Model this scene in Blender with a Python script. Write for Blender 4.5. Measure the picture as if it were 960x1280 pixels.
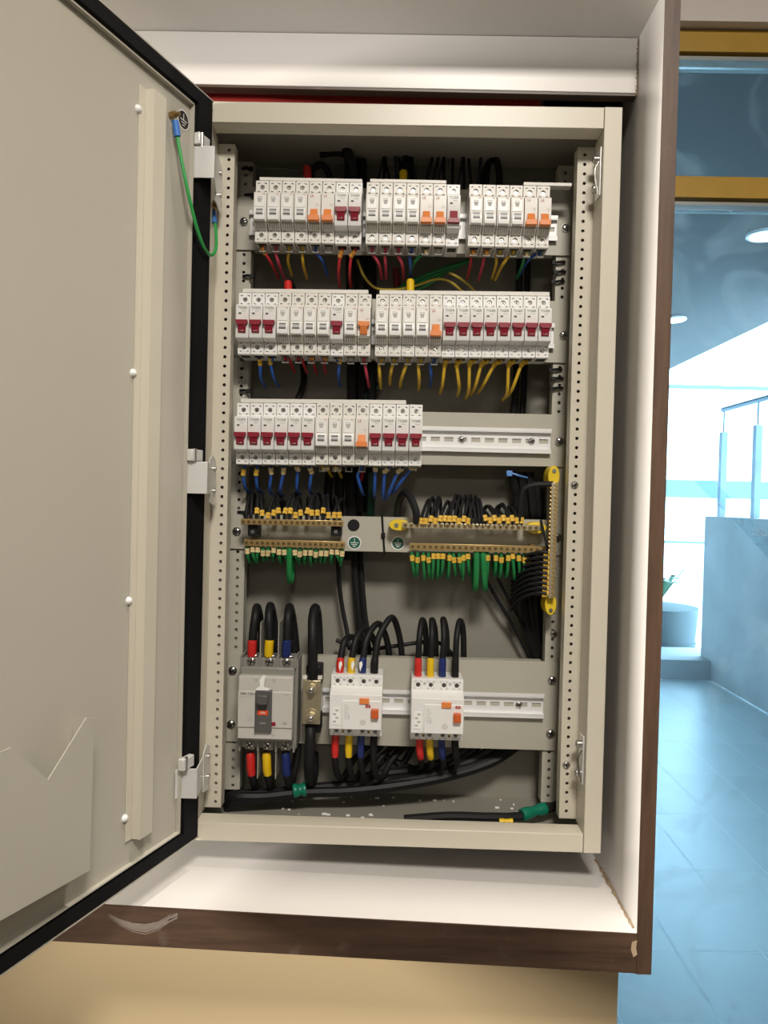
import bpy, math, random
from mathutils import Vector, Matrix
random.seed(7)
R = math.radians
for o in list(bpy.data.objects): bpy.data.objects.remove(o)
scn = bpy.context.scene
COL = scn.collection

# ------------------------------------------------------------------ camera
EYE = 1.5                       # eye height above the floor
CAM = Vector((0.0, -0.985, EYE))
F = 961.0                       # focal length in pixels of the 960 x 1280 frame
yaw, pitch, roll = R(0.95), R(0.95), R(1.4)
fwd = Vector((-math.sin(yaw)*math.cos(pitch), math.cos(yaw)*math.cos(pitch), -math.sin(pitch)))
r0 = fwd.cross(Vector((0, 0, 1))).normalized(); u0 = r0.cross(fwd)
rt = r0*math.cos(roll)+u0*math.sin(roll); up = u0*math.cos(roll)-r0*math.sin(roll)
cd = bpy.data.cameras.new('camera'); cam = bpy.data.objects.new('camera', cd); COL.objects.link(cam)
cd.sensor_fit = 'VERTICAL'; cd.sensor_height = 36.0; cd.sensor_width = 27.0; cd.lens = 36.0*F/1280.0
cd.clip_start = 0.02; cd.clip_end = 200
cam.matrix_world = Matrix(((rt.x, up.x, -fwd.x, CAM.x), (rt.y, up.y, -fwd.y, CAM.y), (rt.z, up.z, -fwd.z, CAM.z), (0, 0, 0, 1)))
scn.camera = cam

# ------------------------------------------------------------------ world, lights, exposure
scn.view_settings.view_transform = 'Standard'; scn.view_settings.look = 'None'
scn.view_settings.gamma = 1.0; scn.view_settings.use_curve_mapping = False
scn.view_settings.exposure = 0.08
w = bpy.data.worlds.new('sky'); scn.world = w; w.use_nodes = True
bg = w.node_tree.nodes['Background']; bg.inputs[0].default_value = (0.76, 0.90, 1.0, 1); bg.inputs[1].default_value = 12.0

def area(name, loc, target, sx, sy, power, col, spread=180):
    l = bpy.data.lights.new(name, 'AREA'); l.shape = 'RECTANGLE'; l.size = sx; l.size_y = sy
    l.energy = power; l.color = col; l.spread = R(spread)
    o = bpy.data.objects.new(name, l); COL.objects.link(o); o.location = loc
    o.rotation_euler = (Vector(target)-Vector(loc)).to_track_quat('-Z', 'Y').to_euler(); return o
WARM = (1.0, 0.925, 0.83)
area('assumed_panel_light', (0.20, -1.45, 2.72), (0.20, -1.45, 0), 0.4, 0.4, 45, WARM)  # assumed lamp out of view, set from the steeper shadows inside the cabinet
area('assumed_panel_light', (0.25, -4.2, 2.72), (0.25, -4.2, 0), 0.5, 0.5, 30, WARM)  # assumed second lamp far behind the viewer, set from the shallower shadows
area('downlight', (0.20, -0.150, 2.72), (0.20, -0.150, 0), 0.06, 0.06, 3.0, WARM, 72)  # assumed unseen lamp just before the niche, inferred from the shelf's bright band
area('assumed_left_light', (-2.12, -1.55, 1.70), (0.3, 0.0, 1.4), 0.16, 0.4, 11, (1.0, 0.94, 0.86), 44)  # assumed unseen source at left, no doorway built; throws door shadow on side board

# ------------------------------------------------------------------ pixel helper (a measured pixel to a place on the plane Y)
def P(px, py, Y):
    d = fwd+rt*((px-480.0)/F)+up*((640.0-py)/F)
    return CAM+d*((Y-CAM.y)/d.y)
# ------------------------------------------------------------------ materials
MATS = {}
def mat(name, col, rough=0.5, metal=0.0, vary=0.06, scale=40.0, bump=0.0, spec=0.5, emit=None, alpha=None, trans=0.0, coat=0.0, bscale=None):
    if name in MATS: return MATS[name]
    m = bpy.data.materials.new(name); m.use_nodes = True; nt = m.node_tree; b = nt.nodes['Principled BSDF']
    tc = nt.nodes.new('ShaderNodeTexCoord'); nz = nt.nodes.new('ShaderNodeTexNoise')
    nz.inputs['Scale'].default_value = scale; nz.inputs['Detail'].default_value = 4
    nt.links.new(tc.outputs['Object'], nz.inputs['Vector'])
    mx = nt.nodes.new('ShaderNodeMix'); mx.data_type = 'RGBA'
    c0 = [max(0, c*(1-vary)) for c in col]; c1 = [min(1, c*(1+vary)) for c in col]
    mx.inputs[6].default_value = (*c0, 1); mx.inputs[7].default_value = (*c1, 1)
    nt.links.new(nz.outputs['Fac'], mx.inputs[0]); nt.links.new(mx.outputs[2], b.inputs['Base Color'])
    b.inputs['Roughness'].default_value = rough; b.inputs['Metallic'].default_value = metal
    b.inputs['Specular IOR Level'].default_value = spec
    if trans: b.inputs['Transmission Weight'].default_value = trans
    if coat: b.inputs['Coat Weight'].default_value = coat
    if alpha is not None: b.inputs['Alpha'].default_value = alpha
    if emit: b.inputs['Emission Color'].default_value = (*emit[0], 1); b.inputs['Emission Strength'].default_value = emit[1]
    if bump:
        n2 = nt.nodes.new('ShaderNodeTexNoise'); n2.inputs['Scale'].default_value = bscale or scale*6; n2.inputs['Detail'].default_value = 3
        nt.links.new(tc.outputs['Object'], n2.inputs['Vector'])
        bp = nt.nodes.new('ShaderNodeBump'); bp.inputs['Strength'].default_value = bump; bp.inputs['Distance'].default_value = 0.001
        nt.links.new(n2.outputs['Fac'], bp.inputs['Height']); nt.links.new(bp.outputs['Normal'], b.inputs['Normal'])
    MATS[name] = m; return m
PAINT = mat('pebble_grey_paint', (0.48, 0.455, 0.385), 0.38, vary=0.03, scale=9, bump=0.05, bscale=900)
PAINT2 = mat('cream_frame_paint', (0.62, 0.58, 0.48), 0.35, vary=0.03, scale=9, bump=0.04, bscale=900)
PLATE = mat('plate_paint', (0.47, 0.45, 0.38), 0.42, vary=0.05, scale=14, bump=0.05, bscale=900)
BACK = mat('back_paint', (0.27, 0.26, 0.22), 0.5, vary=0.08, scale=8)
GASKET = mat('black_rubber', (0.005, 0.005, 0.006), 0.75, vary=0.2, scale=60, spec=0.2)
BLACKP = mat('black_plastic', (0.008, 0.008, 0.009), 0.55, vary=0.1, spec=0.3)
CABLE = mat('black_cable', (0.009, 0.009, 0.010), 0.55, vary=0.15, scale=90, spec=0.3)
WHITE = mat('white_plastic', (0.84, 0.84, 0.82), 0.35, vary=0.02)
CREAMP = mat('warm_white_plastic', (0.76, 0.74, 0.69), 0.38, vary=0.02)
COVP = mat('light_grey_cover', (0.56, 0.54, 0.50), 0.38, vary=0.02)
COMB = mat('comb_plastic', (0.76, 0.74, 0.69), 0.4, vary=0.02)
SMOKE = mat('smoky_plastic', (0.36, 0.34, 0.28), 0.25, vary=0.2, scale=200)
DGREY = mat('dark_grey_plastic', (0.10, 0.10, 0.095), 0.4, vary=0.05)
MGREY = mat('mid_grey_plastic', (0.24, 0.235, 0.21), 0.45, vary=0.05)
BARR = mat('barrier_grey', (0.34, 0.33, 0.29), 0.5, vary=0.05)
SLOTD = mat('rocker_grey', (0.14, 0.14, 0.14), 0.4)
GREYT = mat('rocker_light_grey', (0.55, 0.55, 0.55), 0.35)
REDT = mat('red_toggle', (0.26, 0.012, 0.028), 0.35, vary=0.05)
ORT = mat('orange_toggle', (0.80, 0.25, 0.065), 0.35, vary=0.04)
ORD = mat('deep_orange_button', (0.62, 0.12, 0.03), 0.35, vary=0.04)
STEEL = mat('zinc_steel', (0.62, 0.61, 0.58), 0.28, 1.0, vary=0.08, scale=120)
CHROME = mat('bright_hinge_metal', (0.82, 0.82, 0.80), 0.35, 0.35, vary=0.04)
RAILM = mat('rail_aluminium', (0.84, 0.84, 0.84), 0.42, 0.15, vary=0.03)
BRASS = mat('brass', (0.60, 0.44, 0.20), 0.36, 0.85, vary=0.12, scale=150)
BRASSL = mat('pale_brass', (0.66, 0.58, 0.40), 0.34, 0.8, vary=0.1, scale=150)
BRASSD = mat('brass_screw', (0.38, 0.26, 0.10), 0.4, 0.9, vary=0.15, scale=200)
YEL = mat('yellow_insulator', (0.80, 0.58, 0.03), 0.35, vary=0.05)
MARK = mat('yellow_marker', (0.78, 0.50, 0.07), 0.45, vary=0.1, scale=300)
PMARK = mat('pale_marker', (0.76, 0.62, 0.33), 0.45, vary=0.1, scale=300)
OMARK = mat('orange_marker', (0.75, 0.33, 0.05), 0.45, vary=0.1, scale=300)
WRED = mat('red_wire', (0.45, 0.02, 0.03), 0.4, vary=0.1)
WYEL = mat('yellow_wire', (0.62, 0.40, 0.03), 0.4, vary=0.1)
WBLU = mat('blue_wire', (0.02, 0.085, 0.36), 0.4, vary=0.1)
WGRN = mat('green_wire', (0.015, 0.22, 0.06), 0.4, vary=0.1)
WPNK = mat('pink_red_wire', (0.55, 0.05, 0.09), 0.4, vary=0.1)
SRED = mat('red_sleeve', (0.62, 0.025, 0.02), 0.38, vary=0.05)
SYEL = mat('yellow_sleeve', (0.80, 0.52, 0.01), 0.38, vary=0.05)
SBLU = mat('navy_sleeve', (0.012, 0.025, 0.14), 0.38, vary=0.05)
GTAPE = mat('green_tape', (0.005, 0.17, 0.10), 0.3, vary=0.2, scale=200)
MATTEW = mat('matte_white', (0.9, 0.9, 0.88), 0.7, vary=0.01)
STGRN = mat('sticker_green', (0.01, 0.11, 0.07), 0.45)
WBLK = mat('navy_black_wire', (0.012, 0.016, 0.035), 0.5)
STBLK = mat('sticker_black', (0.01, 0.01, 0.01), 0.45)
INKD = mat('dark_ink', (0.06, 0.065, 0.06), 0.6); INKG = mat('grey_green_ink', (0.16, 0.21, 0.17), 0.6); INKR = mat('red_ink', (0.45, 0.06, 0.06), 0.6); INKP = mat('pale_ink', (0.45, 0.44, 0.42), 0.6)
INKW = mat('white_ink', (0.85, 0.85, 0.82), 0.6)
LAM = mat('white_laminate', (0.64, 0.615, 0.59), 0.34, vary=0.03, scale=5, bump=0.02)
REDB = mat('dark_red_board', (0.30, 0.02, 0.015), 0.5, vary=0.1, scale=12)
GROUT = mat('brown_sealant', (0.30, 0.22, 0.14), 0.8, vary=0.2, scale=90, bump=0.3)
DUST = mat('pale_dust', (0.15, 0.12, 0.098), 0.9, vary=0.15, scale=120)
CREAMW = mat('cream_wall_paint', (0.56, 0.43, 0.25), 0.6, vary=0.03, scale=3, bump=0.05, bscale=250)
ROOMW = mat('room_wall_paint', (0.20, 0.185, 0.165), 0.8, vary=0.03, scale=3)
CEILM = mat('ceiling_paint', (0.60, 0.56, 0.52), 0.8, vary=0.03, scale=3)
HEADM = mat('bulkhead_paint', (0.80, 0.75, 0.70), 0.8, vary=0.03, scale=3)
ROOMF = mat('room_floor', (0.12, 0.115, 0.105), 0.5, vary=0.06, scale=3)
WOODY = mat('ochre_frame', (0.52, 0.31, 0.045), 0.45, vary=0.12, scale=25)
CHAN = mat('grey_channel', (0.42, 0.44, 0.42), 0.4, 0.3)
CONC = mat('concrete', (0.42, 0.43, 0.44), 0.8, vary=0.30, scale=2.5, bump=0.3, bscale=30)
PLCON = mat('planter_concrete', (0.10, 0.12, 0.125), 0.85, vary=0.2, scale=4)
PLANT = mat('plant_leaf', (0.05, 0.12, 0.06), 0.5, vary=0.2)
TILE = mat('corridor_tile', (0.50, 0.58, 0.60), 0.35, vary=0.10, scale=1.6, bump=0.02)
TGROUT = mat('tile_grout', (0.75, 0.80, 0.82), 0.8)
EXTW = mat('exterior_white', (0.86, 0.88, 0.88), 0.7, vary=0.02)
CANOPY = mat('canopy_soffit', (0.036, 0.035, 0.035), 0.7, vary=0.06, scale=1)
RAILX = mat('railing_metal', (0.16, 0.20, 0.25), 0.4, 0.4)
TERR = mat('exterior_shade_band', (0.11, 0.15, 0.17), 0.7)
LAMP = mat('lamp_lens', (1, 1, 1), 0.5, emit=((1, 0.97, 0.9), 12.0))
PLAM = mat('panel_lens', (1, 1, 1), 0.5, emit=((1, 0.9, 0.75), 3.0))

def wood_mat():
    m = bpy.data.materials.new('dark_brown_wood_edge'); m.use_nodes = True; nt = m.node_tree; b = nt.nodes['Principled BSDF']
    tc = nt.nodes.new('ShaderNodeTexCoord'); mp = nt.nodes.new('ShaderNodeMapping'); nz = nt.nodes.new('ShaderNodeTexNoise')
    nt.links.new(tc.outputs['Object'], mp.inputs[0]); nt.links.new(mp.outputs[0], nz.inputs['Vector'])
    nz.inputs['Scale'].default_value = 6; nz.inputs['Detail'].default_value = 8; nz.inputs['Roughness'].default_value = 0.7
    cr = nt.nodes.new('ShaderNodeValToRGB'); cr.color_ramp.elements[0].color = (0.032, 0.018, 0.011, 1); cr.color_ramp.elements[1].color = (0.088, 0.050, 0.030, 1)
    cr.color_ramp.elements[0].position = 0.3; cr.color_ramp.elements[1].position = 0.75
    nt.links.new(nz.outputs['Fac'], cr.inputs[0])
    d = nt.nodes.new('ShaderNodeTexNoise'); d.inputs['Scale'].default_value = 28; d.inputs['Detail'].default_value = 6
    nt.links.new(tc.outputs['Object'], d.inputs['Vector'])
    dr = nt.nodes.new('ShaderNodeValToRGB'); dr.color_ramp.elements[0].position = 0.62; dr.color_ramp.elements[1].position = 0.85
    dr.color_ramp.elements[1].color = (0.35, 0.35, 0.35, 1)
    nt.links.new(d.outputs['Fac'], dr.inputs[0])
    mx = nt.nodes.new('ShaderNodeMix'); mx.data_type = 'RGBA'; mx.inputs[7].default_value = (0.20, 0.165, 0.14, 1)
    nt.links.new(dr.outputs[0], mx.inputs[0]); nt.links.new(cr.outputs[0], mx.inputs[6])
    nt.links.new(mx.outputs[2], b.inputs['Base Color']); b.inputs['Roughness'].default_value = 0.42
    return m, mp
WOODH, mp_ = wood_mat(); mp_.inputs['Scale'].default_value = (1.0, 12, 12)
WOODV, mp_ = wood_mat(); mp_.inputs['Scale'].default_value = (12, 12, 1.0)

def glass_mat(name, tint, dust, dcol, sc):
    m = bpy.data.materials.new(name); m.use_nodes = True; nt = m.node_tree
    for n in list(nt.nodes): nt.nodes.remove(n)
    out = nt.nodes.new('ShaderNodeOutputMaterial'); tr = nt.nodes.new('ShaderNodeBsdfTransparent'); tr.inputs[0].default_value = (*tint, 1)
    gl = nt.nodes.new('ShaderNodeBsdfGlossy'); gl.inputs['Roughness'].default_value = 0.02
    fr = nt.nodes.new('ShaderNodeFresnel'); fr.inputs[0].default_value = 1.45
    m1 = nt.nodes.new('ShaderNodeMixShader'); nt.links.new(fr.outputs[0], m1.inputs[0]); nt.links.new(tr.outputs[0], m1.inputs[1]); nt.links.new(gl.outputs[0], m1.inputs[2])
    tc = nt.nodes.new('ShaderNodeTexCoord'); nz = nt.nodes.new('ShaderNodeTexNoise'); nz.inputs['Scale'].default_value = sc; nz.inputs['Detail'].default_value = 7; nz.inputs['Distortion'].default_value = 1.2
    nt.links.new(tc.outputs['Object'], nz.inputs['Vector'])
    cr = nt.nodes.new('ShaderNodeValToRGB'); cr.color_ramp.elements[0].position = 0.52; cr.color_ramp.elements[1].position = 0.74
    cr.color_ramp.elements[0].color = (dust*0.03,)*3+(1,); cr.color_ramp.elements[1].color = (dust,)*3+(1,)
    nt.links.new(nz.outputs['Fac'], cr.inputs[0])
    df = nt.nodes.new('ShaderNodeBsdfDiffuse'); df.inputs[0].default_value = (*dcol, 1)
    tl_ = nt.nodes.new('ShaderNodeBsdfTranslucent'); tl_.inputs[0].default_value = (0.85, 0.92, 0.96, 1)
    m3 = nt.nodes.new('ShaderNodeMixShader'); m3.inputs[0].default_value = 0.6; nt.links.new(df.outputs[0], m3.inputs[1]); nt.links.new(tl_.outputs[0], m3.inputs[2])
    m2 = nt.nodes.new('ShaderNodeMixShader'); nt.links.new(cr.outputs[0], m2.inputs[0]); nt.links.new(m1.outputs[0], m2.inputs[1]); nt.links.new(m3.outputs[0], m2.inputs[2])
    nt.links.new(m2.outputs[0], out.inputs[0]); return m
GLASS = glass_mat('dusty_window_glass', (0.70, 0.86, 0.94), 0.26, (0.40, 0.55, 0.65), 7.0)
TAPE = glass_mat('clear_packing_tape', (0.90, 0.96, 0.98), 0.45, (0.55, 0.78, 0.95), 40.0)

# ------------------------------------------------------------------ mesh builder
class MB:
    def __init__(s): s.v = []; s.f = []
    def add(s, vs, fs):
        n = len(s.v); s.v += [Vector(v) for v in vs]; s.f += [tuple(i+n for i in f) for f in fs]; return s
    def box(s, x0, x1, y0, y1, z0, z1, T=None):
        vs = [(x, y, z) for x in (x0, x1) for y in (y0, y1) for z in (z0, z1)]
        if T: vs = [T(*v) for v in vs]
        return s.add(vs, [(0, 1, 3, 2), (4, 6, 7, 5), (0, 4, 5, 1), (2, 3, 7, 6), (0, 2, 6, 4), (1, 5, 7, 3)])
    def prism(s, poly, axis, a0, a1, T=None, cap0=True, cap1=True):
        n = len(poly)
        def pt(a, q): return {'x': (a, q[0], q[1]), 'y': (q[0], a, q[1]), 'z': (q[0], q[1], a)}[axis]
        vs = [pt(a0, q) for q in poly]+[pt(a1, q) for q in poly]
        if T: vs = [T(*v) for v in vs]
        fs = [(i, (i+1) % n, n+(i+1) % n, n+i) for i in range(n)]
        if cap0: fs.append(tuple(range(n-1, -1, -1)))
        if cap1: fs.append(tuple(range(n, 2*n)))
        return s.add(vs, fs)
    def cyl(s, p0, p1, r, n=12, r1=None, caps=True):
        p0 = Vector(p0); p1 = Vector(p1); r1 = r if r1 is None else r1
        d = (p1-p0).normalized(); a = d.orthogonal().normalized(); b = d.cross(a)
        vs = [p0+(a*math.cos(t)+b*math.sin(t))*r for t in [2*math.pi*i/n for i in range(n)]]
        vs += [p1+(a*math.cos(t)+b*math.sin(t))*r1 for t in [2*math.pi*i/n for i in range(n)]]
        fs = [(i, (i+1) % n, n+(i+1) % n, n+i) for i in range(n)]
        if caps: fs += [tuple(range(n-1, -1, -1)), tuple(range(n, 2*n))]
        return s.add(vs, fs)
    def dome(s, c, d, r, h, n=12):
        c = Vector(c); d = Vector(d).normalized(); a = d.orthogonal().normalized(); b = d.cross(a)
        vs = []; k = 3
        for j in range(k):
            t = math.pi/2*j/k
            vs += [c+d*h*math.sin(t)+(a*math.cos(q)+b*math.sin(q))*r*math.cos(t) for q in [2*math.pi*i/n for i in range(n)]]
        vs.append(c+d*h); fs = []
        for j in range(k-1):
            fs += [(j*n+i, j*n+(i+1) % n, (j+1)*n+(i+1) % n, (j+1)*n+i) for i in range(n)]
        fs += [((k-1)*n+i, (k-1)*n+(i+1) % n, k*n) for i in range(n)]
        return s.add(vs, fs)
    def tube(s, pts, r, n=8, sub=5, taper=None):
        pts = [Vector(p) for p in pts]
        q = [pts[0]*2-pts[1]]+pts+[pts[-1]*2-pts[-2]]; c = []
        for i in range(1, len(q)-2):
            for k in range(sub):
                t = k/sub; p0, p1, p2, p3 = q[i-1:i+3]
                c.append(0.5*((2*p1)+(p2-p0)*t+(2*p0-5*p1+4*p2-p3)*t*t+(3*p1-p0-3*p2+p3)*t**3))
        c.append(pts[-1]); m = len(c)
        d = (c[1]-c[0]).normalized(); a = d.orthogonal().normalized(); vs = []
        for i in range(m):
            d = (c[min(i+1, m-1)]-c[max(i-1, 0)]).normalized(); a = (a-d*a.dot(d)).normalized(); b = d.cross(a)
            rr = r*(taper(i/(m-1)) if taper else 1)
            vs += [c[i]+(a*math.cos(t)+b*math.sin(t))*rr for t in [2*math.pi*k/n for k in range(n)]]
        fs = [(i*n+k, i*n+(k+1) % n, (i+1)*n+(k+1) % n, (i+1)*n+k) for i in range(m-1) for k in range(n)]
        fs += [tuple(range(n-1, -1, -1)), tuple(range((m-1)*n, m*n))]
        s.add(vs, fs); s.c = c; return s
    def holecell(s, cx, cz, w, h, y, r, depth, n=8, T=None, floor=True):
        # a square of wall at depth y facing -y with a round hole sunk into it
        ring = []; out = []
        for i in range(n):
            t = 2*math.pi*i/n; ct, st = math.cos(t), math.sin(t); k = 1/max(abs(ct), abs(st))
            ring.append((cx+r*ct, y, cz+r*st)); out.append((cx+ct*k*w/2, y, cz+st*k*h/2))
        deep = [(x, y+depth, z) for x, _, z in ring]
        vs = out+ring+deep
        if T: vs = [T(*v) for v in vs]
        fs = []
        for i in range(n):
            j = (i+1) % n; fs += [(i, j, n+j, n+i), (n+i, n+j, 2*n+j, 2*n+i)]
        if floor: fs.append(tuple(range(2*n, 3*n)))
        return s.add(vs, fs)
    def mesh(s, name, m, org=None, smooth=True):
        me = bpy.data.meshes.new(name)
        o = org if org is not None else Vector((0, 0, 0))
        me.from_pydata([v-o for v in s.v], [], s.f); me.materials.append(m); me.update()
        if smooth:
            me.shade_smooth(); me.set_sharp_from_angle(angle=R(38))
        return me
    def build(s, name, m, parent=None, bevel=0, kind=None, base=True):
        if base:
            lo = [min(v[i] for v in s.v) for i in range(3)]; hi = [max(v[i] for v in s.v) for i in range(3)]
            org = Vector(((lo[0]+hi[0])/2, (lo[1]+hi[1])/2, lo[2]))
        else: org = Vector((0, 0, 0))
        me = s.mesh(name, m, org); o = bpy.data.objects.new(name, me); COL.objects.link(o)
        setpar(o, parent, org)
        if bevel:
            b = o.modifiers.new('bevel', 'BEVEL'); b.width = bevel; b.segments = 2; b.limit_method = 'ANGLE'; b.angle_limit = R(40)
        if kind: o['kind'] = kind
        return o
WPOS = {}
def setpar(o, parent, world):
    WPOS[o] = Vector(world)
    if parent is not None:
        o.parent = parent; o.location = Vector(world)-WPOS[parent]
    else: o.location = world
def thing(name, loc, label, cat, group=None):
    o = bpy.data.objects.new(name, None); COL.objects.link(o); o.empty_display_size = 0.02
    setpar(o, None, Vector(loc)); return tag(o, label, cat, group)
def tag(o, label, cat=None, group=None, kind=None):
    o['label'] = label
    if cat: o['category'] = cat
    if group: o['group'] = group
    if kind: o['kind'] = kind
    return o
def place(name, me, parent, world):
    o = bpy.data.objects.new(name, me); COL.objects.link(o); setpar(o, parent, Vector(world)); return o
def copy_tree(o, world, parent=None):
    c = o.copy(); COL.objects.link(c)
    if parent is None: c.location = world; WPOS[c] = Vector(world)
    else: c.parent = parent
    for ch in [q for q in ALLCH.get(o, [])]: copy_tree(ch, None, c)
    return c
ALLCH = {}
def index_children():
    ALLCH.clear()
    for o in bpy.data.objects:
        if o.parent: ALLCH.setdefault(o.parent, []).append(o)
FONT = {}
def text_mesh(txt, size, m, thick=0.0):
    k = (txt, size, m.name)
    if k in FONT: return FONT[k]
    c = bpy.data.curves.new('t', 'FONT'); c.body = txt; c.size = size; c.align_x = 'CENTER'; c.align_y = 'CENTER'; c.resolution_u = 2
    o = bpy.data.objects.new('t', c); COL.objects.link(o)
    dg = bpy.context.evaluated_depsgraph_get(); me = bpy.data.meshes.new_from_object(o.evaluated_get(dg))
    bpy.data.objects.remove(o); me.transform(Matrix.Rotation(R(90), 4, 'X')); me.materials.clear(); me.materials.append(m)
    FONT[k] = me; return me
def text(name, txt, size, m, parent, world):
    return place(name, text_mesh(txt, size, m), parent, world)
mm = 0.001
ORD_ = ['leftmost', 'second', 'third', 'fourth', 'fifth', 'sixth', 'seventh', 'eighth', 'ninth', 'tenth', 'eleventh', 'twelfth', 'thirteenth', 'fourteenth', 'fifteenth', 'sixteenth', 'seventeenth', 'eighteenth', 'nineteenth', 'twentieth', 'twenty-first', 'twenty-second', 'twenty-third']
def E(z): return EYE+z
def struct(mb, name, m, label=None, parent=None, bevel=0):
    o = mb.build(name, m, parent, bevel)
    if parent is None:
        o['kind'] = 'structure'
        if label: o['label'] = label; o['category'] = name.split('_')[0]
    return o

# ================================================================== THE ROOM
YL, YS, YT, YN, YP, YB = 0.0, 0.045, 0.062, 0.042, 0.112, 0.178   # lip, outer strips, terminals, breaker nose, plates, back
WY = 0.012                                       # wall face under the shelf
XN, XO = 0.290, 0.3065                           # niche board inner and outer face
YF = -0.100                                      # front of the niche boards
struct(MB().box(-2.2, 2.2, -5.0, 0.3, -0.1, 0), 'floor', ROOMF, 'dim plain floor of the room with the electrical cabinet')
struct(MB().box(-2.2, 2.2, -5.0, 0.42, 2.75, 2.85), 'ceiling', CEILM, 'plain painted ceiling of the near room')
struct(MB().box(-2.3, -2.2, -5.0, 0.42, 0, 2.75), 'wall_left', ROOMW, 'plain painted wall left of the cabinet')
struct(MB().box(-2.2, 2.2, -5.1, -5.0, 0, 2.75), 'wall_back', ROOMW, 'plain painted wall behind the viewer')
struct(MB().box(2.2, 2.3, -5.0, 0.42, 0, 2.75), 'wall_right', ROOMW, 'plain painted wall at the far right')
wr = P(772, 1250, WY).x
struct(MB().box(-0.60, wr, WY, 0.40, 0, E(-0.545)), 'wall_front', CREAMW, 'cream painted wall below the brown-edged shelf')
struct(MB().box(-2.2, -0.60, WY, 0.40, 0, 2.75), 'wall_front_side', CREAMW, 'cream painted wall left of the boarded niche')
struct(MB().box(-0.60, wr, WY, 0.40, E(0.615), 2.75), 'wall_front_upper', CREAMW, 'cream painted wall above the boarded niche')

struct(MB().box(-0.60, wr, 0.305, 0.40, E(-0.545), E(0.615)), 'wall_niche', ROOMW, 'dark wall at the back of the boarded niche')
struct(MB().box(0.85, 2.2, 0.25, 0.42, 0, 2.75), 'wall_added_right', ROOMW, 'unseen wall added right of the window to cut daylight')  # unseen, added to narrow the glass and let less daylight in
# boards that box the cabinet in
h = thing('board_housing', (0, YF, E(-0.54)), 'white laminate board housing with dark brown front edges around the cabinet', 'housing')
zr0, zr1 = P(795, 1168, YF).z, P(808, 1217, YF).z
zl0, zl1 = P(155, 1133, YF).z, P(155, 1183, YF).z
xl, xr = P(155, 1133, YF).x, P(795, 1168, YF).x
def zs(x, a, b): return a+(b-a)*(x-xl)/(xr-xl)
XLs = -0.62
def slab(x0, x1, y0, y1, t, b):      # slightly sloping shelf slab, top and bottom offsets
    vs = []
    for x in (x0, x1):
        for y in (y0, y1):
            vs += [(x, y, zs(x, zl0, zr0)+b), (x, y, zs(x, zl0, zr0)+t)]
    return MB().add(vs, [(0, 1, 3, 2), (4, 6, 7, 5), (0, 4, 5, 1), (2, 3, 7, 6), (0, 2, 6, 4), (1, 5, 7, 3)])
slab(XLs, XN, YF+0.0015, 0.30, 0, -0.040).build('shelf_board', LAM, h)
eb = slab(XLs, XN, YF-0.0005, YF+0.0015, 0.0006, zr1-zr0).build('shelf_edge_band', WOODH, h); eb['label'] = 'dark brown wood edge of the shelf'
MB().box(XN, XO, YF+0.0015, 0.30, zr1, E(0.72)).build('side_board', LAM, h)
e2 = MB().box(XN-0.0004, XO+0.0004, YF-0.0005, YF+0.0015, zr1-0.001, E(0.72)).build('side_edge_band', WOODV, h); e2['label'] = 'brown wood front edge of the side board'
MB().box(XO, XO+0.0006, YF-0.0005, 0.30, zr1-0.001, E(0.72)).build('side_veneer', WOODV, h)
zf1, zf0 = P(795, 47, -0.004).z, P(795, 119.5, -0.004).z
fl0 = P(255, 108, -0.004); fsl = (zf0-fl0.z)/(XN-fl0.x); zfl = zf0+fsl*(-0.62-XN)      # lower edge climbs a little to the left
MB().prism([(-0.62, zfl+0.003), (XN-0.001, zf0+0.003), (XN-0.001, zf1), (-0.62, zf1)], 'y', -0.004, 0.012).build('fascia_board', LAM, h, 0.0008)
MB().prism([(-0.62, zfl), (XN-0.001, zf0), (XN-0.001, zf0+0.0028), (-0.62, zfl+0.0028)], 'y', -0.003, 0.0125).build('fascia_edge_band', WOODH, h)
MB().box(-0.62, XN, YF, 0.30, zf1+0.0005, zf1+0.018).build('roof_board', LAM, h)
MB().box(-0.62, -0.604, YF, 0.011, zr0, zf1).build('side_board', LAM, h)
# sealant along the shelf / side joint, with a ragged edge
g = MB(); pr = []
for i in range(28):
    y = YF+0.012+0.17*i/27; k = random.uniform(0.0015, 0.0045)
    pr.append((y, k))
for i in range(27):
    y0, k0 = pr[i]; y1, k1 = pr[i+1]; z = zs(XN, zl0, zr0)
    g.add([(XN-k0, y0, z+0.0003), (XN-k1, y1, z+0.0003), (XN-0.0002, y1, z+k1*1.1), (XN-0.0002, y0, z+k0*1.1)], [(0, 1, 2, 3)])
g.build('sealant_bead', GROUT, h)
g = MB(); y0 = -0.0045
for i in range(14):
    za = zf0+(zf1-zf0)*i/14; k = random.uniform(0.0008, 0.0022)
    g.box(XN-0.0012-k, XN-0.0009, y0-0.0004, y0+0.0004, za, za+(zf1-zf0)/14*random.uniform(0.4, 0.95))
g.build('sealant_bead', GROUT, h)
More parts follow.
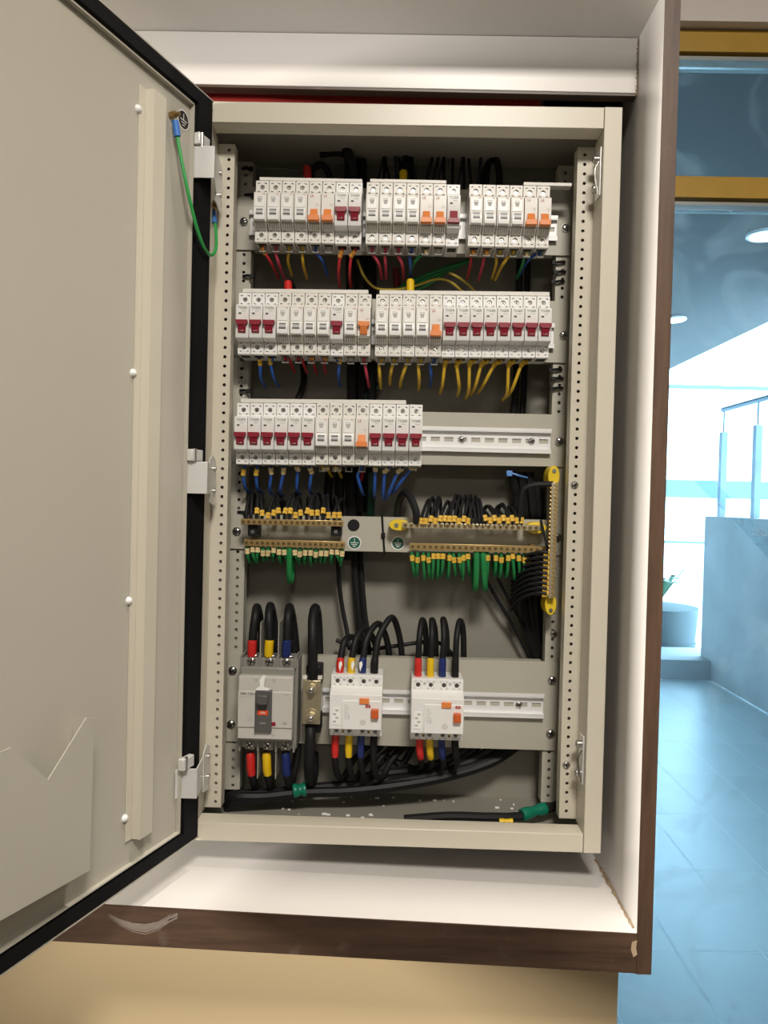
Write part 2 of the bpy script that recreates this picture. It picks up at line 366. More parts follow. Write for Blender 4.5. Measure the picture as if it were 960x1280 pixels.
# dust smear on the shelf edge and chip on the corner
g = MB()
for off, wk in ((0, 1.0), (-4, 0.45), (4.5, 0.5), (8, 0.25)):
    c = [P(x, y+off*(1-abs(x-180)/75), YF-0.0007) for x, y in ((136, 1144), (150, 1152), (166, 1158), (182, 1160), (198, 1156), (211, 1148), (222, 1144))]
    wd = [0.0004, 0.0014, 0.0022, 0.0024, 0.0022, 0.0030, 0.0022]
    for i in range(6):
        a, b = c[i], c[i+1]; wa, wb = wd[i]*wk, wd[i+1]*wk
        g.add([(a.x, a.y, a.z-wa), (b.x, b.y, b.z-wb), (b.x, b.y, b.z+wb), (a.x, a.y, a.z+wa)], [(0, 1, 2, 3)])
s = g.build('dust_smear', DUST, h); s['label'] = 'pale dusty smear on the brown edge'
g = MB(); c = P(793, 1187, YF-0.0007)
g.add([(c.x-0.003, c.y, c.z+0.009), (c.x+0.003, c.y, c.z+0.011), (c.x+0.002, c.y, c.z+0.002), (c.x+0.0035, c.y, c.z-0.006), (c.x-0.001, c.y, c.z-0.009), (c.x-0.004, c.y, c.z)], [(0, 1, 2, 3, 4, 5)])
g.build('chipped_corner', GROUT, h)
rb = MB().box(-0.58, P(676, 120, 0.03).x, 0.03, 0.04, E(0.505), zf1-0.002).build('red_board', REDB)
tag(rb, 'dark red board showing in the gap above the cabinet', 'board')
bb = MB().box(P(676, 120, 0.09).x+0.001, XN-0.001, 0.06, 0.07, E(0.505), zf1-0.002).build('black_gap_sheet', GASKET)  # plain black sheet across the right end of the gap
tag(bb, 'black sheet in the gap above the cabinet right end', 'board')

# ------------------------------------------------------------------ the window on the right
WG = 0.30
win = MB().box(P(840, 42, WG).x-0.10, 0.848, WG-0.01, WG+0.05, P(900, 69, WG).z, P(900, 42, WG).z).build('window_1', WOODY)
tag(win, 'ochre framed window with a transom, right of the niche', 'window', kind='structure')
x0 = XO+0.004
MB().box(x0, 0.848, WG-0.01, WG+0.05, P(900, 250, WG).z, P(900, 224, WG).z).build('transom_bar', WOODY, win)
for (ya, yb) in ((69, 77), (251, 258)):
    za, zb = P(900, ya, WG).z, P(900, yb, WG).z
    MB().box(x0, 0.848, WG+0.012, WG+0.03, za-(za-zb)*0.38, za-0.0002).build('black_gasket', BLACKP, win)
    MB().box(x0, 0.848, WG-0.004, WG+0.034, zb, za-(za-zb)*0.40).build('glazing_channel', CHAN, win)
p1 = MB().box(x0, 0.84, WG+0.015, WG+0.021, P(900, 223.5, WG).z, P(900, 78, WG).z).build('pane', GLASS, win)
p2 = MB().box(x0, 0.84, WG+0.015, WG+0.021, 0.02, P(900, 259, WG).z).build('pane', GLASS, win)
struct(MB().box(wr, 0.848, WG-0.03, WG+0.1, P(900, 41, WG).z+0.0005, 2.75), 'wall_header', HEADM, 'pale painted bulkhead above the window')
# clear packing tape across the lower pane
g = MB(); a, b = P(872, 592, WG+0.013), P(985, 710, WG+0.013); d = (b-a).normalized(); n = Vector((-d.z, 0, d.x))*0.012
q = [a+n, b+n, b-n, a-n]
g.add([tuple(v) for v in q]+[(v.x, v.y+0.0008, v.z) for v in q], [(0, 1, 2, 3), (7, 6, 5, 4), (0, 4, 5, 1), (1, 5, 6, 2), (2, 6, 7, 3), (3, 7, 4, 0)])
tag(g.build('packing_tape', TAPE), 'strip of clear packing tape stuck diagonally on the window glass', 'tape')

# ------------------------------------------------------------------ corridor beyond the glass
fl = MB().box(-0.6, 2.75, 0.42, 7.2, -0.08, -0.0005).build('floor', TGROUT); tag(fl, 'blue grey tiled corridor floor beyond the window', 'floor', kind='structure')
tw, tl = 0.29, 0.58
for i in range(-1, 10):
    for j in range(11):
        xa = 0.11+i*tw; ya = 0.45+j*tl
        if xa > 2.70 or ya+tl > 6.05: continue
        t = MB().box(xa+0.002, min(xa+tw-0.002, 2.7495), ya+0.002, ya+tl-0.002, -0.0004, random.uniform(-0.0003, -0.0001)).build('tile', TILE, fl)
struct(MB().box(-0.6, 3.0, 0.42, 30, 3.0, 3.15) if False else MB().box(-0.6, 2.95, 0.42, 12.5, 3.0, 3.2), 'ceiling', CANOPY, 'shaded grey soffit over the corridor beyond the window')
struct(MB().box(2.75, 2.95, 0.42, 5.92, 0, 1.42), 'wall_parapet', CONC, 'stained grey concrete parapet wall beyond the window')
struct(MB().box(2.75, 2.95, 0.42, 4.5, 1.4205, 3.0), 'wall_corridor_right', CONC, 'grey wall added out of view to darken the near corridor')  # added out of view, keeps side daylight off the near floor and soffit
struct(MB().box(-0.7, -0.6, 0.42, 12.5, 0, 3.0), 'wall_corridor', EXTW, 'pale corridor wall hidden behind the niche')
struct(MB().box(-0.6, 3.3, 5.72-0.02, 6.3, -0.004, 0.17), 'trim_1', CONC, 'low concrete kerb at the end of the tiled floor')
struct(MB().box(-30, 40, 6.3, 60, -0.2, -0.02), 'floor_outside', EXTW, 'bright overexposed ground outside')
struct(MB().box(-12, 16, 10.0, 10.3, -0.02, 0.98), 'wall_low', EXTW, 'bright white low wall outside')
struct(MB().box(-12, 16, 9.97, 10.33, 0.98, 1.0), 'trim_2', TERR, 'thin grey cap on the low outside wall')
struct(MB().box(-20, 30, 16.0, 16.4, -0.02, 2.4), 'wall_far', EXTW, 'bright white building wall far outside')
struct(MB().box(-20, 30, 15.9, 16.0, 1.7, 2.08), 'trim_3', TERR, 'pale blue band along the far white wall')
struct(MB().box(-20, 30, 15.95, 16.45, 4.10, 4.16), 'trim_4', TERR, 'thin line of a far roof edge')
struct(MB().box(-20, 30, 16.1, 16.4, 2.4, 4.10), 'wall_far_upper', EXTW, 'upper part of the far white wall')
# railing on the parapet
rl = thing('railing', (2.85, 3.5, 1.42), 'grey metal railing standing on the concrete parapet', 'railing')
MB().cyl((2.85, 4.51, 2.36), (2.85, 5.85, 2.36), 0.022, 10).build('top_rail', RAILX, rl)
yy = 5.82
while yy > 4.5:
    MB().box(2.825, 2.875, yy-0.03, yy+0.03, 1.42, 2.16).build('post', RAILX, rl)
    MB().cyl((2.85, yy, 2.16), (2.85, yy, 2.36), 0.008, 8).build('post_pin', RAILX, rl)
    yy -= 0.64
# round planter behind the kerb
c = Vector((2.62, 6.75, -0.02))
pl = thing('planter', c, 'round grey concrete planter beyond the kerb, half hidden by the parapet', 'planter')
MB().cyl(c, c+Vector((0, 0, 0.52)), 0.36, 28, 0.40).build('tub', PLCON, pl)
for k in range(3): MB().cyl(c+Vector((0, 0, 0.06+k*0.05)), c+Vector((0, 0, 0.085+k*0.05)), 0.385, 28).build('ring', PLCON, pl)
pp = thing('spiky_plant', c+Vector((0, 0, 0.52)), 'spiky leafed plant growing in the round planter', 'plant')
for k in range(14):
    a = k*2.4; L = random.uniform(0.3, 0.5); d = Vector((math.cos(a), math.sin(a), 0)); o = c+Vector((0, 0, 0.523))
    p0, p1, p2 = o, o+d*L*0.5+Vector((0, 0, L*0.75)), o+d*L*0.95+Vector((0, 0, L*0.7)); sd = Vector((-d.y, d.x, 0))*0.03
    g = MB(); g.add([p0-sd*.5, p0+sd*.5, p1+sd, p1-sd, p2], [(0, 1, 2, 3), (3, 2, 4)]); u = Vector((0, 0, -0.004))
    g.add([p0-sd*.5+u, p0+sd*.5+u, p1+sd+u, p1-sd+u, p2+u], [(3, 2, 1, 0), (4, 2, 3)]); g.build('leaf', PLANT, pp)
for (px, py, nm) in ((957, 292, 'nearer'), (842, 398, 'farther')):
    d = fwd+rt*((px-480)/F)+up*((640-py)/F); q = CAM+d*((3.0-EYE)/d.z)
    l = thing('ceiling_light', (q.x, q.y, 2.985), nm+' round downlight in the corridor soffit beyond the window', 'light', 'corridor downlights')
    MB().cyl((q.x, q.y, 2.985), (q.x, q.y, 2.9995), 0.10, 20).build('trim_ring', EXTW, l)
    MB().cyl((q.x, q.y, 2.98), (q.x, q.y, 2.9848), 0.08, 20).build('lens', LAMP, l)

# ================================================================== THE CABINET
ZT, ZB = E(0.503), E(-0.4485); XW = 0.273
cab = thing('electrical_cabinet', (0, 0.09, ZB), 'grey beige steel distribution cabinet standing open in the boarded niche', 'cabinet')
MB().box(-XW, XW, YB, YB+0.0015, ZB, ZT).build('back_panel', BACK, cab)
for sx in (-1, 1):
    MB().box(min(sx*XW, sx*(XW-0.0015)), max(sx*XW, sx*(XW-0.0015)), 0.002, YB, ZB, ZT).build('side_panel', PAINT, cab)
    a, b = sorted((sx*0.2505, sx*XW))
    MB().box(a, b, YL, YL+0.002, ZB, ZT).build('front_stile', PAINT2, cab, 0.0012)
    a, b = sorted((sx*0.2505, sx*0.2520))
    MB().box(a, b, YL+0.002, YS-0.001, E(-0.425), E(0.476)).build('stile_return', PAINT2, cab)
MB().box(-XW, XW, 0.002, YB, ZT-0.0015, ZT-0.0001).build('top_panel', PAINT, cab)
MB().box(-XW+.002, XW-.002, 0.003, YB, ZB+0.0001, ZB+0.0015).build('floor_panel', BACK, cab)
MB().box(-0.2500, 0.2500, YL+0.0003, YL+0.002, E(0.4757), ZT-0.0005).build('top_rail', PAINT2, cab, 0.0012)
MB().box(-0.2500, 0.2500, YL+0.002, 0.030, E(0.4757), E(0.4772)).build('top_rail_return', PAINT2, cab)
MB().box(-0.2500, 0.2500, YL+0.0003, YL+0.002, ZB+0.0005, E(-0.4243)).build('bottom_rail', PAINT2, cab, 0.0012)
MB().box(-0.2500, 0.2500, YL+0.002, 0.030, E(-0.4258), E(-0.4243)).build('bottom_rail_return', PAINT2, cab)

def strip(name, xa, xb, za, zb, Y, pitch, r, first, m, hx=None):
    mb = MB(); w = xb-xa; n = int((zb-za)/pitch); pad = ((zb-za)-n*pitch)/2
    hx = hx if hx is not None else (xa+xb)/2
    cw = 0.009
    for i in range(n):
        cz = za+pad+(i+0.5)*pitch
        mb.holecell(hx, cz, cw, pitch, Y, r, 0.0015, 8, floor=False)
    for a, b in ((xa, hx-cw/2), (hx+cw/2, xb)):
        mb.add([(a, Y, za), (b, Y, za), (b, Y, zb), (a, Y, zb)], [(0, 1, 2, 3)])
    if pad > 1e-5:
        for a, b in ((za, za+pad), (zb-pad, zb)):
            mb.add([(hx-cw/2, Y, a), (hx+cw/2, Y, a), (hx+cw/2, Y, b), (hx-cw/2, Y, b)], [(0, 1, 2, 3)])
    # returns down both long sides
    for a in (xa, xb):
        mb.add([(a, Y, za), (a, Y+0.02, za), (a, Y+0.02, zb), (a, Y, zb)], [(0, 1, 2, 3)])
    mb.add([(xa, Y, zb), (xb, Y, zb), (xb, Y+0.02, zb), (xa, Y+0.02, zb)], [(0, 1, 2, 3)])
    mb.add([(xa, Y+0.02, za), (xb, Y+0.02, za), (xb, Y+0.02, zb), (xa, Y+0.02, zb)], [(0, 1, 2, 3)])
    return mb.build(name, m, cab)
zt1, zb1 = P(285, 180, YS).z, P(262, 1009, YS).z
strip('perforated_strip', -0.2520, -0.2280, zb1, zt1, YS, 0.0125, 0.0023, 0, PAINT2, -0.2355)
zt2, zb2 = P(730, 184, YS).z, P(706, 1023, YS).z
sR = strip('perforated_strip', 0.2280, 0.2520, zb2, zt2, YS, 0.0125, 0.0023, 0, PAINT2, 0.2375)
zt3, zb3 = P(310, 201, YP).z, P(290, 988, YP).z
strip('perforated_strip', -0.2400, -0.2170, zb3, zt3, YP+0.0035, 0.0125, 0.0024, 0, PLATE, -0.2270)
zt4, zb4 = P(708, 206, YP).z, P(686, 1004, YP).z
sI = strip('perforated_strip', 0.2170, 0.2400, zb4, zt4, YP+0.0035, 0.0125, 0.0024, 0, PLATE, 0.2270)

def screw_mesh(r, m, h=None, cross=True):
    mb = MB(); h = h or r*0.55
    mb.cyl((0, 0.0, 0), (0, -h*0.35, 0), r, 14); mb.dome((0, -h*0.35, 0), (0, -1, 0), r*0.92, h*0.65, 14)
    return mb.mesh('bolt', m)
def slot_mesh(r, m, h):
    mb = MB(); mb.box(-r*0.75, r*0.75, -h*1.12, -h*0.9, -r*0.13, r*0.13); mb.box(-r*0.13, r*0.13, -h*1.12, -h*0.9, -r*0.75, r*0.75)
    return mb.mesh('slot', m)
BOLT = screw_mesh(0.0062, STEEL); SLOT = slot_mesh(0.0062, STBLK, 0.0062*0.55)
BOLTS = screw_mesh(0.0050, STEEL); SLOTS = slot_mesh(0.0050, STBLK, 0.0050*0.55)
WASH = MB().cyl((0, 0, 0), (0, -0.0008, 0), 0.0075, 16).mesh('washer', STEEL)
def bolt(parent, world, big=True):
    o = place('bolt', BOLT if big else BOLTS, parent, world)
    s_ = bpy.data.objects.new('slot', SLOT if big else SLOTS); COL.objects.link(s_); s_.parent = o; WPOS[s_] = WPOS[o]
    s_.rotation_euler.y = random.uniform(0, 1.5); return o

# cross plates: (left px top, bottom), right ends
def plate(y0l, y1l, y0r, y1r, xl_=-0.2375, xr_=0.2365, pxl=300, pxr=690):
    a, b, c_, d_ = P(pxl, y0l, YP).z, P(pxl, y1l, YP).z, P(pxr, y0r, YP).z, P(pxr, y1r, YP).z
    zt = (a+c_)/2; zb = (b+d_)/2; sl = (c_-a)*0.5, (d_-b)*0.5
    mb = MB(); mb.prism([(xl_, zb-sl[1]), (xr_, zb+sl[1]), (xr_, zt+sl[0]), (xl_, zt-sl[0])], 'y', YP, YP+0.002)
    # folded flanges top and bottom
    for zz, s0 in ((zt, sl[0]), (zb, sl[1])):
        mb.add([(xl_+.024, YP+.002, zz-s0), (xr_-.024, YP+.002, zz+s0), (xr_-.024, YP+0.016, zz+s0), (xl_+.024, YP+0.016, zz-s0)], [(0, 1, 2, 3)])
    return mb.build('mounting_plate', PLATE, cab)
pl1 = plate(233, 312, 238, 319)
pl2 = plate(372, 445, 376, 453)
pl3 = plate(510, 577, 518, 583)
pl4 = plate(643, 686, 650, 694, pxl=300, pxr=690)
pl5 = plate(818, 927, 827, 938)
for p_, px, py in ((pl1, 305, 277), (pl1, 707, 285), (pl2, 704, 419), (pl3, 699, 552), (pl4, 296, 664), (pl4, 696, 672), (pl5, 291, 838), (pl5, 289, 905), (pl5, 690, 850), (pl5, 688, 917)):
    bolt(p_, P(px, py, YP-0.0005))
for px, py in ((718, 606), (708, 956)): bolt(sR, P(px, py, YS-0.0005), False)
bolt(sI, P(692, 792, YP+0.003), False)

# DIN rails with slotted webs
def rail(xa, xb, zc, screws=()):
    # top-hat profile along x, slots as real openings in the web
    y0 = YP-0.0005; mb = MB(); t = 0.0012
    def bar(za, zb, ya, yb): mb.box(xa, xb, ya, yb, zc+za, zc+zb)
    bar(0.0125, 0.0175, y0-0.0075, y0-0.0075+t); bar(-0.0175, -0.0125, y0-0.0075, y0-0.0075+t)
    bar(0.0115, 0.0127, y0-0.0075, y0); bar(-0.0127, -0.0115, y0-0.0075, y0)
    # web with rectangular slots 15 x 5.2, pitch 20
    s = 0.0031; bar(s, 0.0116, y0-t, y0); bar(-0.0116, -s, y0-t, y0)
    n = int((xb-xa)/0.0185); p = (xb-xa)/max(n, 1); x = xa
    for i in range(n+1):
        a = xa+i*p-0.0032; b = a+0.0064
        mb.box(max(a, xa), min(b, xb), y0-t, y0, zc-s, zc+s)
    r_ = mb.build('din_rail', RAILM, cab)
    for x in screws: bolt(r_, (x, y0-t, zc), False)
    return r_
def railz(px, py): return P(px, py, YP-0.006).z
ZR1, ZR2, ZR3, ZR5 = railz(500, 282), railz(500, 416), railz(610, 550), railz(590, 880)
rail(P(313, 282, YP).x, P(697, 283, YP-0.007).x, ZR1)
rail(P(300, 416, YP).x, P(693, 419, YP-0.007).x, ZR2)
rail(P(300, 548, YP).x, P(689, 550, YP-0.007).x, ZR3, (P(577, 548, YP).x, P(664, 550, YP).x))
rail(P(404, 877, YP).x, P(680, 883, YP-0.007).x, ZR5, (P(648, 883, YP).x,))

# keepers on the right stile return
for (ya, yb, yc) in ((200, 237, 220), (930, 966, 948)):
    xk = 0.2505-0.0004
    z0, z1 = P(748, ya, 0.02).z, P(748, yb, 0.02).z
    k = MB().box(xk-0.0018, xk, 0.008, 0.030, z1-0.012, z0+0.012).build('latch_keeper', CHROME, cab, 0.0006)
    for z in (z0, z1): MB().cyl((xk-0.0018, 0.019, z), (xk-0.0075, 0.019, z), 0.005, 12).dome((xk-0.0075, 0.019, z), (-1, 0, 0), 0.0048, 0.002, 12).build('bolt', STEEL, k)
    MB().tube([(xk-0.0022, 0.012, z0-0.006), (xk-0.007, 0.012, (z0+z1)/2), (xk-0.0022, 0.012, z1-0.010)], 0.0014, 6).build('spring_wire', STEEL, k)

# ---------------------------------------------------------------- the door
HX, HY = -0.2490, -0.008; DA = R(19.3)
dd = Vector((-math.sin(DA), -math.cos(DA), 0)); dn = Vector((math.cos(DA), -math.sin(DA), 0)); HP = Vector((HX, HY, 0))
def D(s, t, z): return HP+dd*s+dn*t+Vector((0, 0, z))       # s along the door, t out of its inner face, z up
def DP(px, py, t=0.0):
    o = HP+dn*t; d = fwd+rt*((px-480.0)/F)+up*((640.0-py)/F)
    k = (o-CAM).dot(dn)/d.dot(dn); q = CAM+d*k
    return (q-o).dot(dd), q.z
DZ0, DZ1, DW = E(-0.4375), E(0.4955), 0.525
door = MB().box(0.0, DW, -0.0015, 0.0, DZ0, DZ1, D).build('door', PAINT, cab)
fr = MB(); th = 0.017
fr.box(0, DW, -th, 0.006, DZ1, DZ1+0.0015, D); fr.box(0, DW, -th, 0.006, DZ0-0.0015, DZ0, D)
fr.box(-0.0015, 0, -th, 0.002, DZ0, DZ1, D); fr.box(DW, DW+0.0015, -th, 0.006, DZ0, DZ1, D)
fr.build('door_rim', PAINT, door)
gk = MB(); gw = 0.016
gk.box(0.003, 0.033, 0.0002, 0.006, DZ0+.001, DZ1-.001, D); gk.box(DW-gw, DW-0.001, 0.0002, 0.006, DZ0+.001, DZ1-.001, D)
gk.box(0.033, DW-gw, 0.0002, 0.006, DZ1-gw, DZ1-.001, D); gk.box(0.033, DW-gw, 0.0002, 0.006, DZ0+.001, DZ0+gw, D)
gk.build('gasket', GASKET, door)
ch = MB(); ch.box(0.041, DW-gw-0.006, 0.0002, 0.006, DZ0+gw+0.004, DZ0+gw+0.0055, D); ch.box(0.041, 0.0422, 0.0002, 0.006, DZ0+gw+0.004, DZ1-gw-0.006, D); ch.box(0.041, DW-gw-0.006, 0.0002, 0.006, DZ1-gw-0.0075, DZ1-gw-0.006, D)
ch.build('gasket_channel', PAINT, door)
# stiffener bar
sA, zA = DP(190, 119); sB, zB = DP(165, 1047)
sc = (DP(177, 140)[0]+DP(152, 1025)[0])/2; sc2 = (DP(203, 140)[0]+DP(178, 1025)[0])/2
s0, s1 = min(sc, sc2), max(sc, sc2)
st = MB(); st.prism([(s0, 0.0003), (s0+0.002, 0.011), (s1-0.012, 0.012), (s1-0.010, 0.0003)], 'z', zB, zA, T=lambda s, t, z: D(s, t, z))
st.box(s1-0.011, s1, 0.0003, 0.0018, zB, zA, D)
sto = st.build('stiffener_bar', PAINT2, door)
for px, py in ((177, 140), (168, 467), (162, 751), (152, 1025)):
    s, z = DP(px, py); c = D(s1+0.001, 0.0, z)
    MB().dome(c, dn, 0.0048, 0.0042, 12).build('stud', WHITE, sto)
# document pocket
pts = [DP(x, y, 0.026) for x, y in ((-60, 968), (14, 934), (60, 975), (108, 897), (118, 897), (112, 1088), (-60, 1185))]
pk = MB(); pk.prism([(s, z) for s, z in pts], 'y', 0.025, 0.0262, T=lambda s, t, z: D(s, t, z))
(sa, za), (sb, zb_) = pts[4], pts[5]
pk.add([D(sa, 0.0003, za), D(sa, 0.0255, za), D(sb, 0.0255, zb_), D(sb, 0.0003, zb_)], [(0, 1, 2, 3)])
(sa, za), (sb, zb_) = pts[5], pts[6]
pk.add([D(sa, 0.0003, za), D(sa, 0.0255, za), D(sb, 0.0255, zb_), D(sb, 0.0003, zb_)], [(0, 1, 2, 3)])
pko = pk.build('document_pocket', PAINT, door); pko['label'] = 'document pocket with a V notch in its top edge'
# earth stud and its symbol
s, z = DP(219, 143, 0.007); MB().cyl(D(s, 0.0003, z), D(s, 0.008, z), 0.0042, 6).cyl(D(s, 0.008, z), D(s, 0.013, z), 0.0024, 8).build('earth_stud', BRASSD, door)
s, z = DP(229, 150)
def sdisc(s, z, r, t, n=20): return MB().prism([(s+r*math.cos(2*math.pi*i/n), z+r*math.sin(2*math.pi*i/n)) for i in range(n)], 'y', t-0.0002, t, T=lambda a, b, c: D(a, b, c))
ss = sdisc(s, z, 0.0118, 0.0004).build('earth_symbol', WHITE, door); sdisc(s, z, 0.0102, 0.0006).build('dark_disc', STBLK, ss)
g = MB(); g.box(s-0.0005, s+0.0005, 0.0006, 0.0008, z-0.001, z+0.007, D)
for k, ww in enumerate((0.0068, 0.0045, 0.0024)): g.box(s-ww, s+ww, 0.0006, 0.0008, z-0.001-k*0.003, z-0.0001-k*0.003+0.0001, D)
g.build('symbol_print', INKW, ss)
# hinges
for (ya, yb, xl_, xr_) in ((182, 222, 241, 268), (577, 617, 232, 259), (961, 998, 221, 246)):
    zt_, zb_2 = P((xl_+xr_)/2, ya, -0.04).z, P((xl_+xr_)/2, yb, -0.04).z
    yh = -0.047; ym = (ya+yb)/2; q1 = P(xl_+3, ym, yh); q2 = P(xr_, ym, yh); xe = -0.2425
    zt_, zb_2 = P((xl_+xr_)/2, ya, yh).z, P((xl_+xr_)/2, yb, yh).z
    sl_ = DP(xl_, ym, 0.003)[0]; q0 = D(sl_, 0.0005, 0)
    pl_ = [(q0.x, q0.y), (q1.x, yh), (q2.x, yh), (xe, 0.014), (xe-0.0016, 0.014), (q2.x-0.0016, yh+0.0016), (q1.x+0.0004, yh+0.0016), (q0.x+0.0010, q0.y+0.0014)]
    hg = MB().prism(pl_, 'z', zb_2, zt_); ho = hg.build('hinge', CHROME, cab, 0.0004)
    a = Vector((q1.x, 0, zt_)); b = Vector((xe, 0, zb_2))
    lg = MB(); lg.box(sl_-0.020, sl_+0.003, 0.0062, 0.014, zt_+0.0005, zt_+0.015, D); lg.build('hinge_lug', CHROME, ho, 0.001)
    MB().cyl(D(sl_-0.004, 0.013, zt_-0.001), D(sl_-0.004, 0.013, zt_+0.016), 0.0022, 10).build('pin', STEEL, ho)
    g = MB(); g.prism([(0.0, b.z-0.010), (0.026, b.z-0.016), (0.030, b.z+0.010), (0.030, a.z+0.004), (0.012, a.z+0.012), (-0.004, a.z+0.004)], 'x', b.x+0.0003, b.x+0.0018); g.build('hinge_leaf', CHROME, ho)
    for zz in (a.z-0.006, b.z+0.004): MB().cyl((b.x+0.0018, 0.018, zz), (b.x+0.005, 0.018, zz), 0.0034, 10).build('bolt', STEEL, ho)

# ================================================================== BREAKERS
def side_profile(kind):
    # (y, z) going round, y negative towards the viewer, mm from the rail line
    if kind == 'red':
        return [(0, -42), (-44, -42), (-45, -41), (-45, -24.5), (-54, -23.5), (-61, -22.5), (-62, -21), (-61, 21), (-59, 22.5), (-45, 23.5), (-45, 41), (-44, 42), (0, 42)]
    return [(0, -42), (-44, -42), (-45, -41), (-45, -25.5), (-48, -24), (-56, -18.5), (-59, -18), (-60, 0), (-59, 20), (-57.5, 21.5), (-45, 22.5), (-45, 41), (-44, 42), (0, 42)]
def breaker_body(kind, w=17.3):
    pf = side_profile(kind); mb = MB(); h2 = w/2
    n = len(pf); vs = [(-h2*mm, y*mm, z*mm) for y, z in pf]+[(h2*mm, y*mm, z*mm) for y, z in pf]; fs = []
    skip = [i for i in range(n) if abs(pf[i][0]+45) < .01 and abs(pf[(i+1) % n][0]+45) < .01]
    for i in range(n):
        j = (i+1) % n
        if i in skip: continue
        fs.append((i, j, n+j, n+i))
    fs += [tuple(range(n-1, -1, -1)), tuple(range(n, 2*n))]
    mb.add(vs, fs)
    for i in skip:
        za, zb = sorted((pf[i][1], pf[(i+1) % n][1]))
        sz = 32.5 if za > 0 else -32.0
        # hole cell plus filler to the face's edges
        mb.holecell(0, sz*mm, 12*mm, 12*mm, -45*mm, 3.1*mm, 5*mm, 10)
        for x0_, x1_, z0_, z1_ in ((-h2, -6, za, zb), (6, h2, za, zb), (-6, 6, za, sz-6), (-6, 6, sz+6, zb)):
            if z1_ > z0_: mb.add([(x0_*mm, -45*mm, z0_*mm), (x1_*mm, -45*mm, z0_*mm), (x1_*mm, -45*mm, z1_*mm), (x0_*mm, -45*mm, z1_*mm)], [(0, 1, 2, 3)])
    return mb
TSCREW = MB().cyl((0, 0, 0), (0, -0.0022, 0), 0.0026, 10).mesh('terminal_screw', STEEL)
TSLOT = slot_mesh(0.0024, STBLK, 0.0022)
